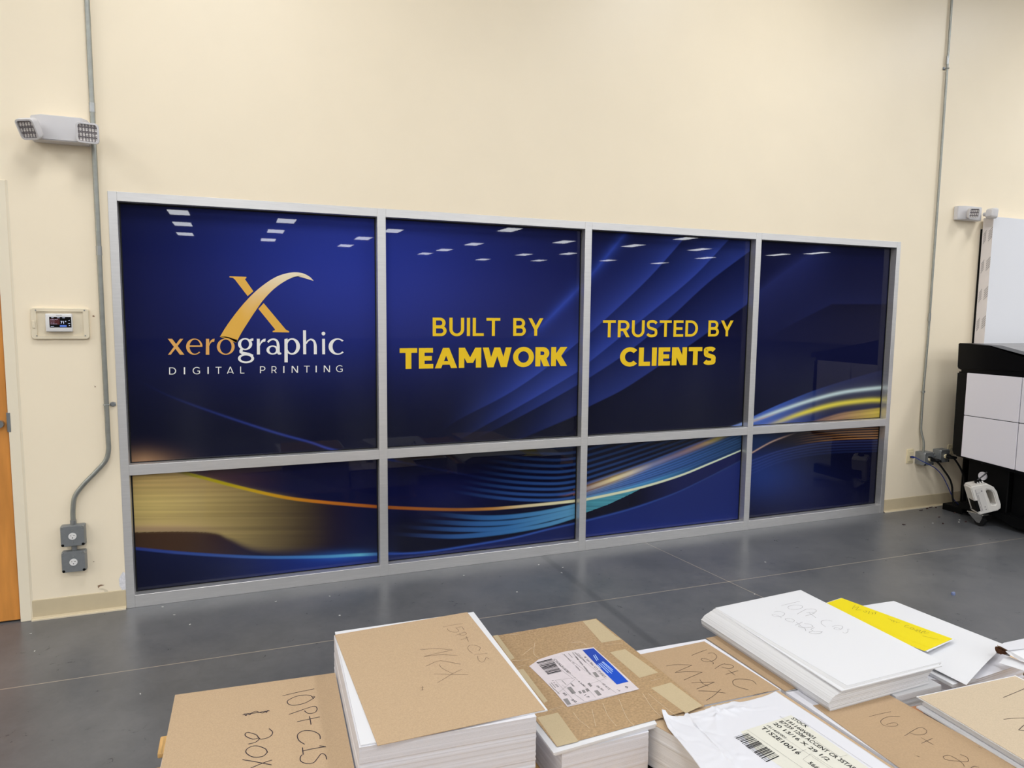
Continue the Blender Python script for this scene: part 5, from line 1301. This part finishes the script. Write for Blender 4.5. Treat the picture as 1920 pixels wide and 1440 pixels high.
obj('sheets', block([s_fl, (s_fr[0]-0.02, s_fr[1]-0.02), (s_r1[0]-0.02, s_r1[1]-0.1), H2(1792, 1281, 0.225), H2(1765, 1271, 0.225), (s_fl[0]-0.03, s_nl[1]+0.01)], ZP, 0.216, 16, 0.002, seed=22), M_edge, sp)
cover('lower loose white sheet with a stepped corner by the bowed white stack', [s_fl, s_fr, H2(1830, 1268, 0.236), H2(1787, 1282.5, 0.232)], 0.2175, M_paper, 0.012, 'loose white sheets', name='paper_sheet', cat='sheet')
bend_ = lambda u, v: 0.006*float(sm(np.array(v), 0.5, 1))*math.sin(3*u) + 0.004*math.sin(2.2*u+v)
tp = [s_fl, (s_fr[0], s_fr[1]), (s_r1[0]+0.01, s_r1[1]-0.005), H2(1812, 1283, 0.243)]
cover('large loose white sheet lying behind the yellow sheet', tp, 0.236, M_paper, 0.0012, 'loose white sheets', 24, 24, bend_, name='paper_sheet', cat='sheet')
yp = cover('white sheet carrying a yellow strip behind the bowed white stack', wsheet, zy-0.0015, M_paper, 0.001, None, name='paper_sheet', cat='sheet')
y2 = thing('yellow_sheet', 'yellow paper strip with handwriting behind the bowed white stack', 'sheet', (ya[0], ya[1], zy))
obj('strip', sheet([yd, ya, yb_, yc], zy+0.0002, 0.0005), M_yellow, y2)
obj('strip_corner', MB().poly([(yd[0], yd[1], zy+0.0003), (yfl[0], yfl[1], zy+0.0003), (ynl[0], ynl[1], zy+0.0003), (yc[0], yc[1], zy+0.0003)]), M_yellow, y2)
sY = [[(232, 240), (210, 262), (205, 275)], [(225, 262), (270, 255), (240, 285), (290, 285)], [(330, 292), (350, 300), (330, 310), (312, 298)], [(375, 300), (365, 325)], [(395, 310), (410, 315), (400, 330)], [(425, 315), (440, 310), (430, 330)],
      [(560, 375), (590, 385), (600, 400)], [(600, 385), (620, 395), (615, 410)], [(630, 400), (650, 405), (645, 415)], [(655, 410), (680, 412)], [(770, 440), (735, 440), (730, 455), (770, 465)], [(800, 462), (780, 470), (800, 482), (820, 470), (800, 462)], [(820, 480), (845, 500), (850, 480)], [(860, 490), (885, 490), (870, 505), (890, 512)], [(890, 520), (910, 500), (935, 498), (920, 512)], [(920, 520), (970, 515)], [(905, 545), (1065, 580)]]
obj('handwriting', hand(sY, zy+0.0016, 0.0012, 5.333, K6), M_inkb, y2)

# --- H: pale kraft pack at the right edge
zH = 0.262
h_fl, h_fr = H2(1722, 1307, zH), H2(1895, 1270, zH); h_l2 = H2(1918, 1424, zH)
hd_ = (np.array(h_l2)-np.array(h_fl)); hd_ /= np.linalg.norm(hd_); hf = np.array(h_fr)-np.array(h_fl); hf /= np.linalg.norm(hf)
cH = [h_fl, tuple(np.array(h_fl)+hf*0.46), tuple(np.array(h_fl)+hf*0.46+hd_*0.66), tuple(np.array(h_fl)+hd_*0.66)]
cHw = [(c[0]+dx, c[1]+dy) for c, (dx, dy) in zip(cH, ((-0.002, 0.006), (0.01, 0.006), (0.01, 0), (-0.002, 0)))]
ph = thing('paper_stack', 'thin pack of white sheets under the pale kraft cover at the right edge', 'paper stack', (3.0, -2.7, 0.2), 'piles of paper on the pallets')
obj('sheets', block([(c[0]+0.008, c[1]-0.012) for c in cH], 0.2015, 0.226, 8, 0.003, seed=31), M_edge2, ph)
obj('sheets', sheet([(cH[0][0]-0.012, cH[0][1]-0.004), (cH[1][0], cH[1][1]), cH[2], (cH[3][0]-0.002, cH[3][1])], 0.2275, 0.006), M_paper, ph)
obj('sheets', block([(c[0]+0.012, c[1]-0.008) for c in cH], 0.2345, zH-0.004, 8, 0.002, seed=32), M_edge2, ph)
obj('sheets', sheet(cHw, zH-0.0035, 0.0028), M_paper, ph)
kH = cover('pale kraft cover sheet at the right edge of the photo', cH, zH-0.0003, M_kraft2, 0.0014)
sH = [[(1712, 362), (1800, 325), (1850, 305), (1930, 270)], [(1715, 580), (1800, 570), (1930, 566)], [(1865, 688), (1900, 655), (1930, 630)], [(1865, 688), (1900, 690), (1930, 692)]]
obj('handwriting', hand(sH, zH+0.0015, 0.0022, 5.333, K8), M_inkb, kH)
oc = [(k_fr[0]+0.004, k_fr[1]-0.01), (cH[1][0]+0.02, cH[1][1]+0.0), cH[2], (k_fr[0]+0.008, cH[3][1])]
stack('stack of paper beneath the orange-brown sheet at the right edge', oc, ZP, 0.1965, M_edge2, layers=12, seed=34)
cover('orange-brown sheet showing beneath the thin pack at the right edge', oc, 0.197, M_orange, 0.0035)

# --- torn ream wrapper at the far right: brown liner and folded white flaps
K1 = (1720, 1180)
def C1(pts): return [(K1[0]+x/9.6, K1[1]+y/9.6) for x, y in pts]
tw = thing('torn_wrapper', 'torn brown-lined white wrapper lying on the loose sheets at the right edge', 'wrapper', tuple(hp(1900, 1235, 0.25)))
def flap(pts, z, m, t=0.0015, name='flap'):
    P = [hp(*p, zz) for p, zz in zip(C1(pts), z)]
    n = len(P); vs = [(p[0], p[1], p[2]) for p in P]+[(p[0], p[1], p[2]-t) for p in P]
    return obj(name, MB().add(vs, [tuple(range(n)), tuple(range(2*n-1, n-1, -1))]+[(i, (i+1) % n, n+(i+1) % n, n+i) for i in range(n)]), m, tw)
flap([(1475, 605), (1540, 530), (1640, 490), (1920, 600), (2200, 700), (2200, 900), (1900, 735), (1690, 670)], [0.262, 0.266, 0.268, 0.27, 0.27, 0.265, 0.264, 0.263], M_paper)
flap([(1680, 470), (1760, 510), (1850, 560), (2200, 690), (2300, 350), (1920, 340), (1640, 375), (1590, 395)], [0.285, 0.281, 0.28, 0.28, 0.31, 0.305, 0.298, 0.292], M_paper)
flap([(1560, 240), (1700, 212), (1920, 165), (2300, 80), (2300, 340), (1920, 345), (1640, 376), (1480, 292)], [0.300, 0.302, 0.304, 0.304, 0.31, 0.307, 0.302, 0.300], M_paper2)
M_liner = mat('brown_liner', (74, 46, 28), 0.8, 0.2, noise=0.4, nscale=60)
p0, p1 = hp(*C1([(1440, 365)])[0], 0.275), hp(*C1([(1640, 420)])[0], 0.280)
crn = []
for k in range(7):
    t = k/6; c = np.array(p0)*(1-t)+np.array(p1)*t
    crn.append(tuple(c+np.array([0, 0, 0.003*((k % 2)-0.5)])))
obj('brown_liner', MB().tube(crn, [0.0135, 0.0145, 0.0135, 0.012, 0.010, 0.008, 0.004], 9), M_liner, tw)
rg = MB()
for k in range(6):
    a = C1([(1440+22*k, 292+10*k+r_.uniform(-6, 6))])[0]; b = C1([(1470+26*k, 318+11*k+r_.uniform(-4, 10))])[0]
    P = [hp(*a, 0.294), hp(*b, 0.290)]; d = np.array([0.004, 0.003, 0])
    rg.poly([tuple(P[0]-d), tuple(P[0]+d), tuple(P[1]+d), tuple(P[1]-d)])
obj('torn_fibres', rg, mat('torn_kraft', (150, 116, 84), 0.9, 0.1), tw)
flap([(1415, 415), (1440, 425), (1540, 430), (1680, 462), (1660, 480), (1540, 445), (1430, 432)], [0.262, 0.262, 0.263, 0.266, 0.264, 0.262, 0.261], M_greytop, 0.001, 'painted_shadow')  # grey strip whose colour stands in for shade under the liner

# ================================================================== SMALL THINGS ON THE FLOOR
def scrap(name, label, px, py, w, h, m, ang, cat, group=None, zt=0.004):
    p = hp(px, py, 0.0); r = np.random.default_rng(int(px*7+py)); n = 7
    o_ = [((w/2)*(0.7+0.5*r.random())*math.cos(2*PI*k/n), (h/2)*(0.7+0.5*r.random())*math.sin(2*PI*k/n)) for k in range(n)]
    c, s = math.cos(ang), math.sin(ang)
    vs = [(p[0]+u*c-v*s, p[1]+u*s+v*c, 0.0004) for u, v in o_]; tp_ = [(x*0.9+p[0]*0.1, y*0.9+p[1]*0.1, zt*(0.4+0.8*r.random())) for x, y, z in vs]
    b = MB().add(vs+tp_, [tuple(range(n))[::-1], tuple(range(n, 2*n))]+[(i, (i+1) % n, n+(i+1) % n, n+i) for i in range(n)])
    return tag(obj(name, b, m), label, cat, group)
scrap('blue_scrap', 'small crumpled blue scrap on the floor behind the loose sheets', 1787, 1115, 0.03, 0.022, M_bluescrap, 0.5, 'scrap', None, 0.012)
for px, py, w, h, a in ((1745, 951, .06, .025, .2), (1738, 954, .03, .012, 0), (1755, 952, .03, .014, .5), (1761, 970, .035, .01, .1), (1768, 982, .03, .012, .8), (1790, 962, .035, .012, .2), (1695, 984, .025, .008, -.5), (1727, 957, .05, .01, .1), (1782, 949, .03, .012, .3), (1811, 979, .025, .01, 0)):
    scrap('floor_debris', 'dark scrap of debris on the floor near the right baseboard', px, py, w, h, M_debris, a, 'debris', 'dark debris by the right baseboard', 0.006)
for px, py in ((1749, 981), (1798, 979), (1799, 975), (327, 1153), (305, 1138), (517, 1128), (637, 1154), (618, 1118), (1010, 1059), (1055, 1064), (1280, 1008), (1359, 996), (1305, 1003), (870, 1079), (1053, 1074), (1435, 1054), (1415, 1114), (58, 1188), (356, 1171), (263, 1301), (969, 1110), (65, 1221)):
    scrap('paper_fleck', 'tiny white paper fleck on the grey concrete floor', px, py, 0.012, 0.006, M_fleck, px*0.7, 'fleck', 'white flecks on the floor', 0.002)
